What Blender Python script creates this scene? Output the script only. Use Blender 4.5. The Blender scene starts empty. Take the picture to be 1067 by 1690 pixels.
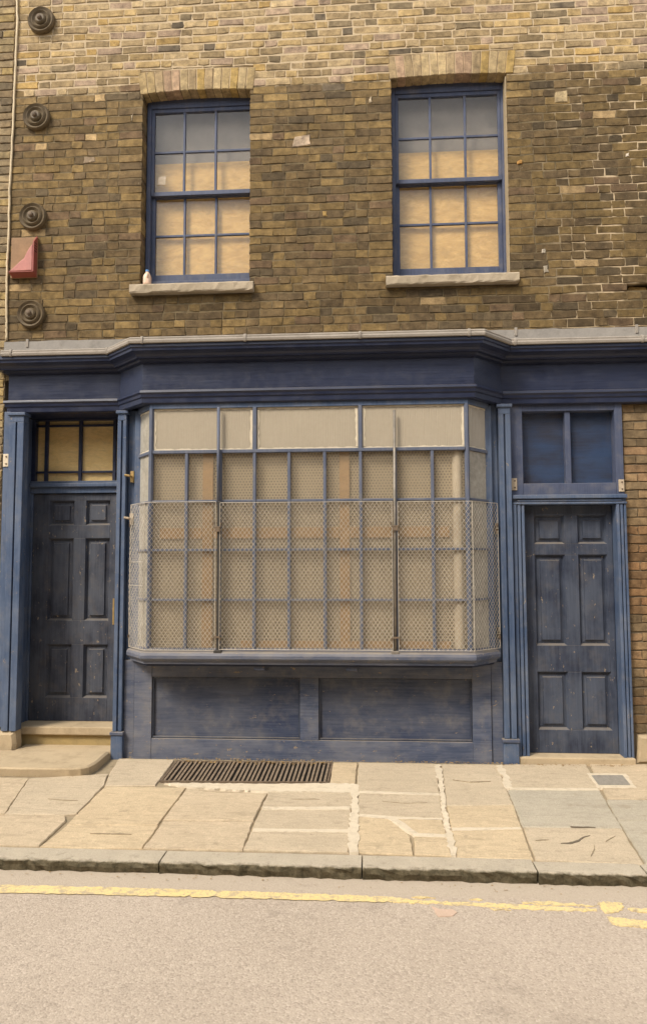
import bpy, bmesh, math, random
from math import radians, pi, sin, cos, atan2, hypot
from mathutils import Vector, Matrix

S = bpy.context.scene
COL = S.collection

# ------------------------------------------------------------------ camera, sky, sun, exposure
F_PX, IMG_W, IMG_H = 1200.0, 1067.0, 1690.0
CAM = Vector((0.0, -6.35, 1.71))
PITCH, YAW, ROLL = radians(4.12), radians(3.8), radians(0.17)
RM = Matrix.Rotation(YAW, 3, 'Z') @ Matrix.Rotation(PITCH, 3, 'X') @ Matrix.Rotation(ROLL, 3, 'Y')
right, fwd, up = RM @ Vector((1, 0, 0)), RM @ Vector((0, 1, 0)), RM @ Vector((0, 0, 1))
cd = bpy.data.cameras.new('camera')
cam = bpy.data.objects.new('camera', cd)
COL.objects.link(cam)
cam.matrix_world = Matrix(((right.x, up.x, -fwd.x, CAM.x), (right.y, up.y, -fwd.y, CAM.y),
                           (right.z, up.z, -fwd.z, CAM.z), (0, 0, 0, 1)))
cd.sensor_fit = 'VERTICAL'
cd.sensor_height = 36.0
cd.lens = 36.0 * F_PX / IMG_H
cd.clip_start, cd.clip_end = 0.05, 1000
S.camera = cam

SUN_DIR = Vector((0.44, 0.53, -0.73)).normalized()       # travel of the light: from upper left, over the street
w = bpy.data.worlds.new('World')
S.world = w
w.use_nodes = True
wt = w.node_tree
wt.nodes.clear()
sky = wt.nodes.new('ShaderNodeTexSky')
sky.sky_type = 'NISHITA'
sky.sun_disc = False
sky.sun_elevation = math.asin(-SUN_DIR.z)
sky.sun_rotation = atan2(-SUN_DIR.x, -SUN_DIR.y)
sky.air_density, sky.dust_density, sky.ozone_density = 1.0, 1.6, 0.6
hs = wt.nodes.new('ShaderNodeHueSaturation')             # a veiled, whitish sky
hs.inputs['Saturation'].default_value = 0.22
bg = wt.nodes.new('ShaderNodeBackground')
bg.inputs['Strength'].default_value = 0.13
wo = wt.nodes.new('ShaderNodeOutputWorld')
wt.links.new(sky.outputs[0], hs.inputs['Color'])
wt.links.new(hs.outputs[0], bg.inputs['Color'])
wt.links.new(bg.outputs[0], wo.inputs['Surface'])
sd = bpy.data.lights.new('sun', 'SUN')
sd.energy = 1.5
sd.angle = radians(16)
sd.color = (1.0, 0.89, 0.735)
so = bpy.data.objects.new('sun', sd)
COL.objects.link(so)
so.location = (-4, -6, 12)
so.rotation_euler = SUN_DIR.to_track_quat('-Z', 'Y').to_euler()
vs = S.view_settings
vs.view_transform, vs.look, vs.exposure, vs.gamma = 'Standard', 'None', 1.24, 1.0
vs.use_curve_mapping = False

# ------------------------------------------------------------------ object helpers
def project(p):
    v = RM.transposed() @ (Vector(p) - CAM)
    if v.y < 0.05: return None
    return IMG_W / 2 + F_PX * v.x / v.y, IMG_H / 2 - F_PX * v.z / v.y

class MB:
    """collects shapes, then links them as ONE mesh object"""
    def __init__(s): s.v, s.f, s.c = [], [], []
    def add(s, vs_, fs, col=None):
        n = len(s.v)
        s.v += [tuple(v) for v in vs_]
        s.f += [tuple(i + n for i in f) for f in fs]
        s.c += [col or (1, 1, 1, 1)] * len(vs_)
        return s
    def box(s, x0, x1, y0, y1, z0, z1):
        return s.hexa([(x0, y0, z0), (x1, y0, z0), (x1, y1, z0), (x0, y1, z0), (x0, y0, z1), (x1, y0, z1), (x1, y1, z1), (x0, y1, z1)])
    def hexa(s, p):
        return s.add(p, [(0, 3, 2, 1), (4, 5, 6, 7), (0, 1, 5, 4), (1, 2, 6, 5), (2, 3, 7, 6), (3, 0, 4, 7)])
    def plank(s, p, q, o0, o1, z0, z1):
        """upright board along plan segment p-q; o0..o1 outward offsets (outside is to the right of p->q)"""
        d = Vector((q[0] - p[0], q[1] - p[1])).normalized(); n = Vector((d.y, -d.x))
        a0, a1 = Vector(p[:2]) + n * o0, Vector(p[:2]) + n * o1
        b0, b1 = Vector(q[:2]) + n * o0, Vector(q[:2]) + n * o1
        return s.hexa([(*a1, z0), (*b1, z0), (*b0, z0), (*a0, z0), (*a1, z1), (*b1, z1), (*b0, z1), (*a0, z1)])
    def prism(s, pts, a, b, mp):
        """polygon pts (u,v) between depth a and b; mp(u,v,w)->xyz"""
        n = len(pts)
        return s.add([mp(u, v, a) for u, v in pts] + [mp(u, v, b) for u, v in pts],
                     [tuple(range(n)), tuple(range(2 * n - 1, n - 1, -1))] + [(i, i + n, (i + 1) % n + n, (i + 1) % n) for i in range(n)])
    def tube(s, pts, r, n=6, cap=True):
        P = [Vector(p) for p in pts]; vs_, fs = [], []
        for i, p in enumerate(P):
            t = (P[min(i + 1, len(P) - 1)] - P[max(i - 1, 0)]).normalized()
            a = t.cross(Vector((0, 0, 1)) if abs(t.z) < .9 else Vector((0, 1, 0))).normalized(); b = t.cross(a)
            rr = r[i] if isinstance(r, (list, tuple)) else r
            vs_ += [p + a * rr * cos(2 * pi * k / n) + b * rr * sin(2 * pi * k / n) for k in range(n)]
        for i in range(len(P) - 1):
            fs += [(i * n + k, i * n + (k + 1) % n, (i + 1) * n + (k + 1) % n, (i + 1) * n + k) for k in range(n)]
        if cap:
            fs += [tuple(range(n - 1, -1, -1)), tuple(range((len(P) - 1) * n, len(P) * n))]
        return s.add(vs_, fs)
    def lathe(s, prof, c, axis='Y', n=32):
        """prof: (radius, distance along the axis)"""
        vs_, fs = [], []
        for r, h in prof:
            for k in range(n):
                a = 2 * pi * k / n
                if axis == 'Y': vs_.append((c[0] + r * cos(a), c[1] + h, c[2] + r * sin(a)))
                else: vs_.append((c[0] + r * cos(a), c[1] + r * sin(a), c[2] + h))
        for i in range(len(prof) - 1):
            fs += [(i * n + k, i * n + (k + 1) % n, (i + 1) * n + (k + 1) % n, (i + 1) * n + k) for k in range(n)]
        fs += [tuple(range(n - 1, -1, -1)), tuple(range((len(prof) - 1) * n, len(prof) * n))]
        return s.add(vs_, fs)
    def sweep(s, path, prof, closed=True):
        """prof (outward offset, z) swept along a plan path with mitred corners"""
        rows = [offset(path, o) for o, z in prof]; m, n = len(prof), len(path)
        vs_ = [(rows[j][i][0], rows[j][i][1], prof[j][1]) for i in range(n) for j in range(m)]
        fs = []
        for i in range(n - 1):
            for j in range(m if closed else m - 1):
                k = (j + 1) % m
                fs.append((i * m + j, i * m + k, (i + 1) * m + k, (i + 1) * m + j))
        if closed:
            fs += [tuple(range(m)), tuple(range(n * m - 1, (n - 1) * m - 1, -1))]
        return s.add(vs_, fs)
    def build(s, name, mat, parent=None, bevel=0, smooth=False, origin=None, color=False):
        me = bpy.data.meshes.new(name)
        o_ = Vector(origin) if origin else Vector((0, 0, 0))
        me.from_pydata([tuple(Vector(v) - o_) for v in s.v], [], s.f)
        bm = bmesh.new(); bm.from_mesh(me)
        bmesh.ops.recalc_face_normals(bm, faces=bm.faces)
        bm.to_mesh(me); bm.free()
        if color:
            at = me.attributes.new('Col', 'FLOAT_COLOR', 'POINT')
            for i, c in enumerate(s.c): at.data[i].color = c
        if smooth:
            for p in me.polygons: p.use_smooth = True
        me.materials.append(mat)
        ob = bpy.data.objects.new(name, me)
        COL.objects.link(ob)
        ob.location = o_
        if bevel:
            b = ob.modifiers.new('edge', 'BEVEL'); b.width = bevel; b.segments = 2; b.limit_method = 'ANGLE'; b.angle_limit = radians(35)
        if parent: adopt(ob, parent)
        return ob

def world_loc(o):
    m = Vector((0, 0, 0))
    while o: m = m + o.location if o.parent is None else m; o = o.parent
    return m
def adopt(ob, parent):
    root = parent
    while root.parent: root = root.parent
    ob.parent = parent
    if parent.parent is None:
        ob.matrix_parent_inverse = Matrix.Translation(-Vector(parent.location))
def offset(path, o):
    out = []; n = len(path)
    ns = []
    for i in range(n - 1):
        d = Vector((path[i + 1][0] - path[i][0], path[i + 1][1] - path[i][1])).normalized(); ns.append(Vector((d.y, -d.x)))
    for i in range(n):
        a, b = ns[max(i - 1, 0)], ns[min(i, n - 2)]
        out.append(Vector(path[i][:2]) + (a + b) / (1 + a.dot(b)) * o)
    return out
def tag(o, label=None, cat=None, group=None, kind=None):
    if label: o['label'] = label
    if cat: o['category'] = cat
    if group: o['group'] = group
    if kind: o['kind'] = kind
    return o
def empty(name, loc):
    o = bpy.data.objects.new(name, None); COL.objects.link(o); o.location = loc; o.empty_display_size = .2
    return o

# ------------------------------------------------------------------ materials
class NT:
    def __init__(s, name):
        s.m = bpy.data.materials.new(name); s.m.use_nodes = True; s.t = s.m.node_tree; s.t.nodes.clear()
        s.out = s.n('OutputMaterial'); s.pos = s.n('NewGeometry').outputs['Position']
    def n(s, t): return s.t.nodes.new('ShaderNode' + t)
    def set(s, inp, v):
        if isinstance(v, bpy.types.NodeSocket): s.t.links.new(v, inp)
        elif isinstance(v, (tuple, list)) and len(v) == 3 and inp.type == 'RGBA': inp.default_value = (*v, 1)
        else: inp.default_value = v
    def vec(s, sc, off=(0, 0, 0)):
        m = s.n('Mapping'); s.set(m.inputs[0], s.pos); m.inputs['Scale'].default_value = sc; m.inputs['Location'].default_value = off
        return m.outputs[0]
    def noise(s, scale, det=4, rough=.55, sc=None, off=(0, 0, 0), dist=0):
        x = s.n('TexNoise'); s.set(x.inputs['Vector'], s.vec(sc or (1, 1, 1), off)); x.inputs['Scale'].default_value = scale
        x.inputs['Detail'].default_value = det; x.inputs['Roughness'].default_value = rough; x.inputs['Distortion'].default_value = dist
        return x.outputs['Fac']
    def step(s, v, a, b, lo=0., hi=1.):
        x = s.n('MapRange'); s.set(x.inputs['Value'], v)
        for k, q in zip(('From Min', 'From Max', 'To Min', 'To Max'), (a, b, lo, hi)): x.inputs[k].default_value = q
        return x.outputs[0]
    def math(s, op, a, b=0., c=None):
        x = s.n('Math'); x.operation = op; s.set(x.inputs[0], a); s.set(x.inputs[1], b)
        if c is not None: s.set(x.inputs[2], c)
        return x.outputs[0]
    def mix(s, f, a, b, mode='MIX'):
        x = s.n('Mix'); x.data_type = 'RGBA'; x.blend_type = mode; s.set(x.inputs[0], f); s.set(x.inputs[6], a); s.set(x.inputs[7], b)
        return x.outputs[2]
    def xyz(s):
        x = s.n('SeparateXYZ'); s.set(x.inputs[0], s.pos); return x.outputs
    def done(s, col, rough=.8, bump=None, bs=.3, bd=.01, spec=.5, metal=0):
        p = s.n('BsdfPrincipled'); s.set(p.inputs['Base Color'], col); s.set(p.inputs['Roughness'], rough)
        p.inputs['Specular IOR Level'].default_value = spec; p.inputs['Metallic'].default_value = metal
        if bump is not None:
            b = s.n('Bump'); s.set(b.inputs['Height'], bump); b.inputs['Strength'].default_value = bs; b.inputs['Distance'].default_value = bd
            s.t.links.new(b.outputs[0], p.inputs['Normal'])
        s.t.links.new(p.outputs[0], s.out.inputs[0])
        s.bsdf = p
        return s.m

def paint(name, c1, c2, wood=(.27, .21, .145), chip=.70, dust=.25, axis='z', rough=.5, dustcol=(.30, .26, .20), ledge=.35):
    t = NT(name)
    big = t.noise(1.7, 4, .6, off=(3, 1, 7)); mid = t.noise(9, 5, .65)
    g = {'z': (45, 45, 2.2), 'x': (2.2, 45, 45)}[axis]
    grain = t.noise(1.6, 4, .6, sc=g)
    big = t.math('ADD', t.math('MULTIPLY', big, .5), t.math('MULTIPLY', t.noise(5.5, 5, .65, sc=(1, 1, .6) if axis == 'z' else (.45, 1, 1.6), off=(1, 6, 2)), .5))
    c = t.mix(t.step(big, .42, .57), c1, c2)
    c = t.mix(t.step(grain, .35, .75, 0, .28), c, tuple(v * 1.9 + .01 for v in c2))
    c = t.mix(t.step(mid, .5, .78, 0, dust), c, dustcol)
    gn = t.n('NewGeometry'); sx = t.n('SeparateXYZ'); t.t.links.new(gn.outputs['True Normal'], sx.inputs[0])
    c = t.mix(t.math('MULTIPLY', t.step(sx.outputs[2], .25, .7, 0, ledge), t.step(mid, .25, .6, .5, 1.)), c, (.27, .225, .165))   # dust lying on ledges
    ch = t.noise(26, 6, .72, sc=(1, 1, .55) if axis == 'z' else (.55, 1, 1), off=(9, 2, 4))
    m = t.step(ch, chip, chip + .03)
    c = t.mix(m, c, wood)
    h = t.math('ADD', t.math('MULTIPLY', grain, .6), t.math('MULTIPLY', m, -.5))
    return t.done(c, t.step(mid, .3, .7, rough, rough + .2), h, .35, .004, spec=.4)
BLUE = paint('blue_gloss_paint', (.036, .063, .124), (.082, .110, .170), chip=.645, dust=.24)
NAVY = paint('navy_fascia_paint', (.010, .0145, .037), (.019, .025, .052), chip=.745, dust=.10, axis='x', rough=.28, dustcol=(.13, .115, .10))
FADED = paint('faded_blue_board_paint', (.038, .054, .100), (.112, .120, .152), chip=.63, dust=.30, axis='x', ledge=.7)
DOOR = paint('dark_weathered_door_paint', (.020, .024, .040), (.060, .067, .086), chip=.63, dust=.36, axis='z', dustcol=(.15, .12, .09), ledge=.4)
PANELP = paint('dark_panel_paint', (.022, .034, .072), (.070, .078, .106), chip=.65, dust=.26, axis='x', ledge=.7)
DOORB = paint('dark_blue_door_paint', (.016, .022, .042), (.052, .063, .090), chip=.640, dust=.26, axis='z', dustcol=(.17, .14, .105), ledge=.5)
BAR = paint('window_bar_paint', (.070, .084, .125), (.095, .107, .145), chip=.68, dust=.35)
SASHB = paint('sash_paint', (.040, .052, .095), (.060, .073, .120), chip=.71, dust=.25)

def brick_mat():
    t = NT('stock_brick'); a = t.n('Attribute'); a.attribute_name = 'Col'; a.attribute_type = 'GEOMETRY'
    n1, n2, n3 = t.noise(14, 5, .65), t.noise(70, 4, .7, off=(5, 5, 5)), t.noise(220, 2)
    c = t.mix(1., a.outputs['Color'], t.mix(t.step(n1, .3, .72), (.50, .48, .46), (1.42, 1.38, 1.26)), 'MULTIPLY')
    c = t.mix(t.step(t.noise(2.6, 5, .7, off=(7, 1, 3)), .46, .72, 0, .55), c, t.mix(1., c, (.50, .48, .47), 'MULTIPLY'))
    c = t.mix(t.step(n2, .54, .70, 0, .5), c, (.085, .066, .042))
    c = t.mix(t.step(t.noise(38, 4, .7, off=(1, 8, 2)), .62, .74, 0, .45), c, (.44, .36, .25))
    h = t.math('ADD', t.math('MULTIPLY', n2, .7), t.math('MULTIPLY', n3, .4))
    return t.done(c, .92, t.math('ADD', h, t.math('MULTIPLY', n1, .8)), .8, .006, spec=.2)
BRICK = brick_mat()
def mortar_mat(name, clean=(.53, .41, .26), sooty=(.155, .118, .066), split=True):
    t = NT(name); p = t.xyz(); n1, n2 = t.noise(2.2, 4, .6), t.noise(45, 5, .7)
    if split:
        zz = t.math('ADD', p[2], t.math('MULTIPLY', t.noise(9, 5, .7, off=(1, 1, 1)), .24))
        f = t.step(zz, 6.21, 6.27)
        rt = t.math('MULTIPLY', t.step(t.math('ADD', p[0], t.math('MULTIPLY', n1, .9)), 1.9, 2.5), t.step(t.noise(3.2, 3, off=(4, 4, 4)), .46, .52))
        f = t.math('MAXIMUM', f, rt)
        f = t.math('MAXIMUM', f, t.step(t.noise(5, 4, .7, off=(2, 7, 1)), .66, .72, 0, .6))
        so_ = t.mix(t.step(t.noise(7, 5, .7, off=(3, 9, 2)), .38, .66), tuple(v * .62 for v in sooty), tuple(v * 1.45 for v in sooty))
        c = t.mix(f, so_, clean)
    else: c = t.mix(t.step(n1, .3, .7), clean, tuple(v * .8 for v in clean))
    c = t.mix(t.step(n2, .35, .75, 0, .5), c, t.mix(.5, c, (.10, .08, .055)))
    return t.done(c, .95, n2, .7, .006, spec=.15)
MORTAR = mortar_mat('lime_mortar')
MORTARL = mortar_mat('pale_mortar', (.42, .33, .21), split=False)
MORTARR = mortar_mat('brown_mortar', (.21, .165, .11), split=False)

def stone(name, c1, c2, dirt=(.10, .085, .06), dscale=7., damt=.5, bs=.5, fine=60.):
    t = NT(name); a, b = t.noise(3, 5, .6), t.noise(fine, 5, .7)
    c = t.mix(t.step(a, .3, .7), c1, c2)
    c = t.mix(t.step(t.noise(dscale, 5, .7, off=(3, 3, 3)), .5, .74, 0, damt), c, dirt)
    c = t.mix(t.step(b, .3, .7, 0, .3), c, tuple(v * .62 for v in c1))
    return t.done(c, .9, t.math('ADD', b, a), bs, .006, spec=.25)
SILL = stone('sill_stone', (.44, .36, .26), (.35, .285, .195), (.13, .105, .06), 8, .7)
LEAD = stone('weathered_lead', (.285, .25, .21), (.37, .325, .27), (.17, .145, .12), 9, .6, .25)
LEADG = stone('grey_lead_upstand', (.26, .24, .215), (.34, .31, .27), (.16, .145, .125), 7, .6, .25)
STEP = stone('worn_step_stone', (.50, .39, .25), (.43, .34, .22), (.18, .135, .075), 5, .5)
OCHRE = stone('ochre_riser_stone', (.42, .31, .13), (.36, .27, .13), (.14, .11, .06), 6, .5)
KERB = stone('kerb_granite', (.46, .40, .31), (.52, .45, .35), (.25, .21, .15), 14, .4, .6, 90)
def kerb_mat():
    t = NT('kerb_stone_dirty_face'); ge = t.n('NewGeometry'); sx = t.n('SeparateXYZ'); t.t.links.new(ge.outputs['True Normal'], sx.inputs[0])
    a, b, p = t.noise(6, 5, .65), t.noise(110, 4, .7), t.xyz()
    top = t.mix(t.step(a, .3, .7), (.44, .38, .29), (.52, .45, .34))
    top = t.mix(t.step(b, .35, .7, 0, .35), top, (.24, .20, .15))
    low = t.mix(t.step(t.noise(26, 5, .75), .35, .7), (.050, .042, .024), (.150, .122, .075))     # algae and grime on the rough face
    edge = t.math('ADD', p[2], t.math('MULTIPLY', t.noise(16, 5, .7), .022))
    c = t.mix(t.step(edge, .003, .012), low, top)
    return t.done(c, .93, t.math('ADD', b, a), .7, .008, spec=.2)
KERBM = kerb_mat()
def slab_mat(name, c1, c2):
    t = NT(name); a = t.noise(2.3, 5, .62, off=(6, 2, 0)); b = t.noise(95, 5, .75); v = t.noise(3.5, 6, .68, sc=(1, 5, 1), dist=1.4)
    c = t.mix(t.step(a, .3, .7), c1, c2)
    c = t.mix(t.step(t.noise(1.1, 4, .65, off=(3, 8, 0)), .42, .66, 0, .32), c, tuple(q * .74 for q in c1))
    c = t.mix(t.step(v, .47, .70, 0, .6), c, tuple(q * .66 for q in c2))
    c = t.mix(t.step(t.noise(21, 5, .72, off=(4, 0, 2)), .5, .72, 0, .5), c, tuple(q * 1.25 for q in c1))
    c = t.mix(t.step(b, .45, .72, 0, .55), c, tuple(q * .5 for q in c1))
    c = t.mix(t.step(t.noise(8, 6, .72, off=(1, 1, 4)), .57, .72, 0, .6), c, (.27, .215, .145))
    c = t.mix(t.step(t.noise(48, 3, .6, off=(7, 7, 4)), .70, .74, 0, .55), c, (.10, .08, .055))      # pits and spots of old gum
    return t.done(c, .88, t.math('ADD', t.math('MULTIPLY', v, 1.5), b), .6, .008, spec=.25)
SLABS = [slab_mat('york_stone_buff', (.575, .46, .315), (.50, .395, .265)), slab_mat('york_stone_grey', (.51, .415, .29), (.555, .452, .318)),
         slab_mat('york_stone_gold', (.59, .465, .30), (.54, .42, .27)), slab_mat('york_stone_bluegrey', (.435, .385, .295), (.475, .415, .315))]
CRACK = stone('deep_crack', (.17, .135, .095), (.13, .105, .075), (.08, .065, .05), 20)
JOINT = stone('sandy_joint', (.36, .29, .19), (.30, .24, .155), (.12, .095, .06), 14, .7, .7, 120)
CREAM = stone('cream_cement', (.68, .58, .43), (.60, .51, .375), (.36, .29, .20), 16, .6, .7, 120)
def road_mat():
    t = NT('worn_road_surface'); a = t.noise(.9, 4, .6); b = t.noise(140, 3, .75); v = t.n('TexVoronoi'); t.set(v.inputs['Vector'], t.vec((1, 1, 1))); v.inputs['Scale'].default_value = 105
    p = t.xyz()
    c = t.mix(t.step(a, .3, .7), (.405, .335, .262), (.455, .380, .302))
    bw = t.n('RGBToBW'); t.t.links.new(v.outputs['Color'], bw.inputs[0])
    c = t.mix(t.step(bw.outputs[0], .36, .20, 0, .32), c, (.19, .155, .12))
    c = t.mix(t.step(bw.outputs[0], .66, .80, 0, .28), c, (.64, .54, .44))
    c = t.mix(t.step(b, .5, .8, 0, .4), c, (.17, .135, .105))
    gut = t.step(t.math('ADD', p[1], t.math('MULTIPLY', t.noise(5, 4, .6), .10)), -2.27, -2.20)
    c = t.mix(t.math('MULTIPLY', gut, .7), c, (.43, .36, .275))                # smoother channel beside the kerb
    c = t.mix(t.step(t.noise(1.9, 5, .7, off=(8, 3, 1)), .57, .70, 0, .4), c, (.20, .165, .13))
    h = t.math('SUBTRACT', t.math('MULTIPLY', b, .6), v.outputs['Distance'])
    return t.done(c, .92, h, .32, .006, spec=.25)
ROAD = road_mat()
def yellow_mat():
    t = NT('worn_yellow_paint'); n = t.noise(60, 5, .75); m = t.noise(9, 4, .7)
    c = t.mix(t.step(m, .3, .7), (.71, .55, .225), (.65, .52, .27))
    c = t.mix(t.step(n, .52, .62, 0, .75), c, (.38, .30, .21))
    c = t.mix(t.step(t.noise(15, 6, .75, off=(3, 5, 1)), .50, .60, 0, .85), c, (.40, .32, .225))
    return t.done(c, .8, n, .4, .004, spec=.3)
YELLOW = yellow_mat()
def board_mat(name, c1, c2, sc=1.):
    t = NT(name); a = t.noise(8 * sc, 5, .66, sc=(.7, 1, 1.5), dist=1.3); v = t.n('TexVoronoi')
    t.set(v.inputs['Vector'], t.vec((14 * sc, 14 * sc, 40 * sc))); v.inputs['Scale'].default_value = 1.2; v.feature = 'F1'
    bw = t.n('RGBToBW'); t.t.links.new(v.outputs['Color'], bw.inputs[0])
    c = t.mix(t.step(a, .3, .7), c1, c2)
    c = t.mix(t.step(bw.outputs[0], .2, .8, 0, .22), c, tuple(q * .6 for q in c1))
    c = t.mix(t.step(t.noise(16, 6, .75, sc=(.6, 1, 1.5), off=(2, 6, 6), dist=1.), .50, .68, 0, .5), c, tuple(q * .5 for q in c1))
    return t.done(c, .75, bw.outputs[0], .12, .003, spec=.2)
PLY = board_mat('plywood_sheet', (.72, .465, .165), (.50, .295, .080))
OSB = board_mat('chipboard_sheet', (.88, .64, .27), (.80, .55, .20), 1.5)
BATTEN = board_mat('softwood_batten', (.47, .285, .125), (.41, .25, .115))
def plain(name, c, rough=.6, var=.25, sc=12., metal=0, spec=.4):
    t = NT(name); n = t.noise(sc, 5, .65)
    return t.done(t.mix(t.step(n, .35, .7), c, tuple(q * (1 - var) for q in c)), rough, n, .2, .004, spec, metal)
PANEGREY = plain('grey_pane_sheet', (.235, .20, .155), .8, .35, 3)  # dim interior and reflection tone put into the colour
CABLE = plain('cream_cable_sheath', (.66, .53, .34), .7, .25, 8)
IRON = plain('rusty_iron', (.17, .122, .080), .75, .45, 30)
STEEL = plain('grey_steel', (.26, .23, .19), .5, .4, 18, .3)
DKSTEEL = plain('dark_steel', (.060, .054, .048), .5, .4, 18, .2)
WIRE = plain('galvanised_wire', (.55, .49, .40), .55, .35, 25, .15)
GBAR = plain('worn_rusty_bar', (.27, .20, .135), .7, .45, 30)
PATTR = plain('painted_iron_plate', (.135, .095, .048), .6, .4, 22)
PLATE = plain('pale_plate', (.55, .44, .31), .6, .35, 30)
BRASS = plain('old_brass', (.50, .34, .14), .45, .3, 20, .5)
REDP = plain('faded_red_plastic', (.30, .075, .055), .5, .25, 9)
PINK = plain('sun_bleached_red_plastic', (.46, .175, .14), .5, .22, 14)
BACKP = plain('brown_backing_plate', (.30, .175, .085), .7, .3, 10)
MILK = plain('milky_plastic', (.72, .50, .36), .4, .1, 20)
CAPB = plain('blue_cap_plastic', (.12, .30, .60), .4, .1)
SCREWP = plain('white_batten_paint', (.66, .56, .41), .6, .15, 8)
VENT = plain('dark_slot', (.10, .03, .025), .7, .2)
BLUEBACK = paint('deep_blue_backing', (.006, .010, .030), (.008, .035, .10), chip=.9, dust=.08, axis='x', dustcol=(.05, .055, .08))
PUTTY = plain('cream_putty', (.66, .57, .42), .7, .2, 20)
VOIDBLK = plain('unlit_void_black', (.02, .017, .013), .9, .3)  # near-black colour standing for unlit room and cellar
LEAF = plain('dry_leaf', (.34, .22, .09), .8, .4, 40)
def screen_mat():
    t = NT('perforated_hardboard'); p = t.xyz(); s = .0265
    u = t.math('DIVIDE', p[0], s); v = t.math('DIVIDE', p[2], s * .88)
    row = t.math('FLOOR', v); u2 = t.math('ADD', u, t.math('MULTIPLY', t.math('FLOORED_MODULO', row, 2.), .5))
    du = t.math('SUBTRACT', t.math('FRACT', u2), .5); dv = t.math('SUBTRACT', t.math('FRACT', v), .5)
    d = t.math('SQRT', t.math('ADD', t.math('MULTIPLY', du, du), t.math('MULTIPLY', t.math('MULTIPLY', dv, dv), .78)))
    hole = t.step(d, .34, .24)
    n = t.noise(2.0, 4, .6)
    c = t.mix(t.step(n, .3, .7), (.46, .375, .25), (.40, .325, .215))
    c = t.mix(t.math('MULTIPLY', hole, t.step(t.noise(1.3, 3, .6, off=(5, 1, 9)), .35, .6, .40, .80)), c, (.085, .065, .042))
    return t.done(c, .8, hole, -.3, .004, spec=.2)
SCREEN = screen_mat()
def glass_mat(name, dust, dustcol, gl=.10, rough=.06, reed=False):
    t = NT(name); tr = t.n('BsdfTransparent'); df = t.n('BsdfDiffuse'); gs = t.n('BsdfGlossy'); lw_ = t.n('LayerWeight'); lw_.inputs[0].default_value = .5; fr_ = t.math('ADD', t.math('MULTIPLY', t.math('POWER', lw_.outputs['Facing'], 4.), .9), .024)
    gs.inputs['Roughness'].default_value = rough
    n = t.noise(3.0, 5, .65); n2 = t.noise(24, 5, .7)
    t.set(df.inputs['Color'], dustcol)
    m1, m2 = t.n('MixShader'), t.n('MixShader')
    f = t.math('MULTIPLY', t.step(n, .25, .75, dust * (.94 if reed else .7), dust * (1.06 if reed else 1.3)), t.step(n2, .3, .8, .97 if reed else .8, 1.03 if reed else 1.15))
    t.set(m1.inputs[0], f); t.t.links.new(tr.outputs[0], m1.inputs[1]); t.t.links.new(df.outputs[0], m1.inputs[2])
    t.set(m2.inputs[0], fr_); t.t.links.new(m1.outputs[0], m2.inputs[1]); t.t.links.new(gs.outputs[0], m2.inputs[2])
    b = t.n('Bump'); b.inputs['Strength'].default_value = .10; b.inputs['Distance'].default_value = .01
    if reed:
        p = t.xyz(); t.set(b.inputs['Height'], t.math('SINE', t.math('MULTIPLY', p[0], 2 * pi / .0145))); b.inputs['Strength'].default_value = .5; b.inputs['Distance'].default_value = .002
    else: t.set(b.inputs['Height'], t.noise(3.5, 2, .5))
    for q in (df, gs): t.t.links.new(b.outputs[0], q.inputs['Normal'])
    t.t.links.new(m2.outputs[0], t.out.inputs[0])
    return t.m
GLASS = glass_mat('old_window_glass', .055, (.50, .46, .40))
DUSTY = glass_mat('dusty_shop_glass', .17, (.44, .37, .27))
REED = glass_mat('reeded_glass', .74, (.50, .43, .325), reed=True)
SIDEG = glass_mat('whitened_side_glass', .72, (.50, .46, .38))
DARKG = glass_mat('dark_fanlight_glass', .03, (.3, .3, .33), rough=.03)

# ------------------------------------------------------------------ ground, road, pavement, kerb
rng = random.Random(7)
WALLMAP = lambda u, v, w_: (u, w_, v)               # polygon in the wall plane
GRDMAP = lambda u, v, w_: (u, v, w_)
def pave_z(y): return .063 + .0305 * y
tag(MB().box(-90, 90, -90, 90, -.45, -.30).build('ground', ROAD), 'brown earth under the street', 'ground', kind='structure')
road = MB()
N = 60
ys = [-2.02, -2.2, -2.5, -3, -4, -6, -9, -14]
xs = [-40 + 80 * i / N for i in range(N + 1)]
road.add([(x, y, -.065 - .018 * (-2.1 - y) * (1 if y > -6 else .2) + (.004 * sin(x * 1.7 + y))) for y in ys for x in xs],
         [(j * (N + 1) + i, j * (N + 1) + i + 1, (j + 1) * (N + 1) + i + 1, (j + 1) * (N + 1) + i) for j in range(len(ys) - 1) for i in range(N)])
road = tag(road.build('road', ROAD), 'worn pale road surface in front of the kerb', 'road', kind='structure')
def road_z(x, y): return -.065 - .018 * (-2.1 - y) + .004 * sin(x * 1.7 + y)

pv = MB()
n_ = 40
px_ = [-30 + 60 * i / n_ for i in range(n_ + 1)]; py_ = [.5, -.1, -1., -2.0]
pv.add([(x, y, pave_z(y) - .012) for y in py_ for x in px_], [(j * (n_ + 1) + i, j * (n_ + 1) + i + 1, (j + 1) * (n_ + 1) + i + 1, (j + 1) * (n_ + 1) + i) for j in range(3) for i in range(n_)])
pavement = tag(pv.build('pavement', JOINT), 'york stone pavement between shopfront and kerb', 'pavement', kind='structure')

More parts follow.
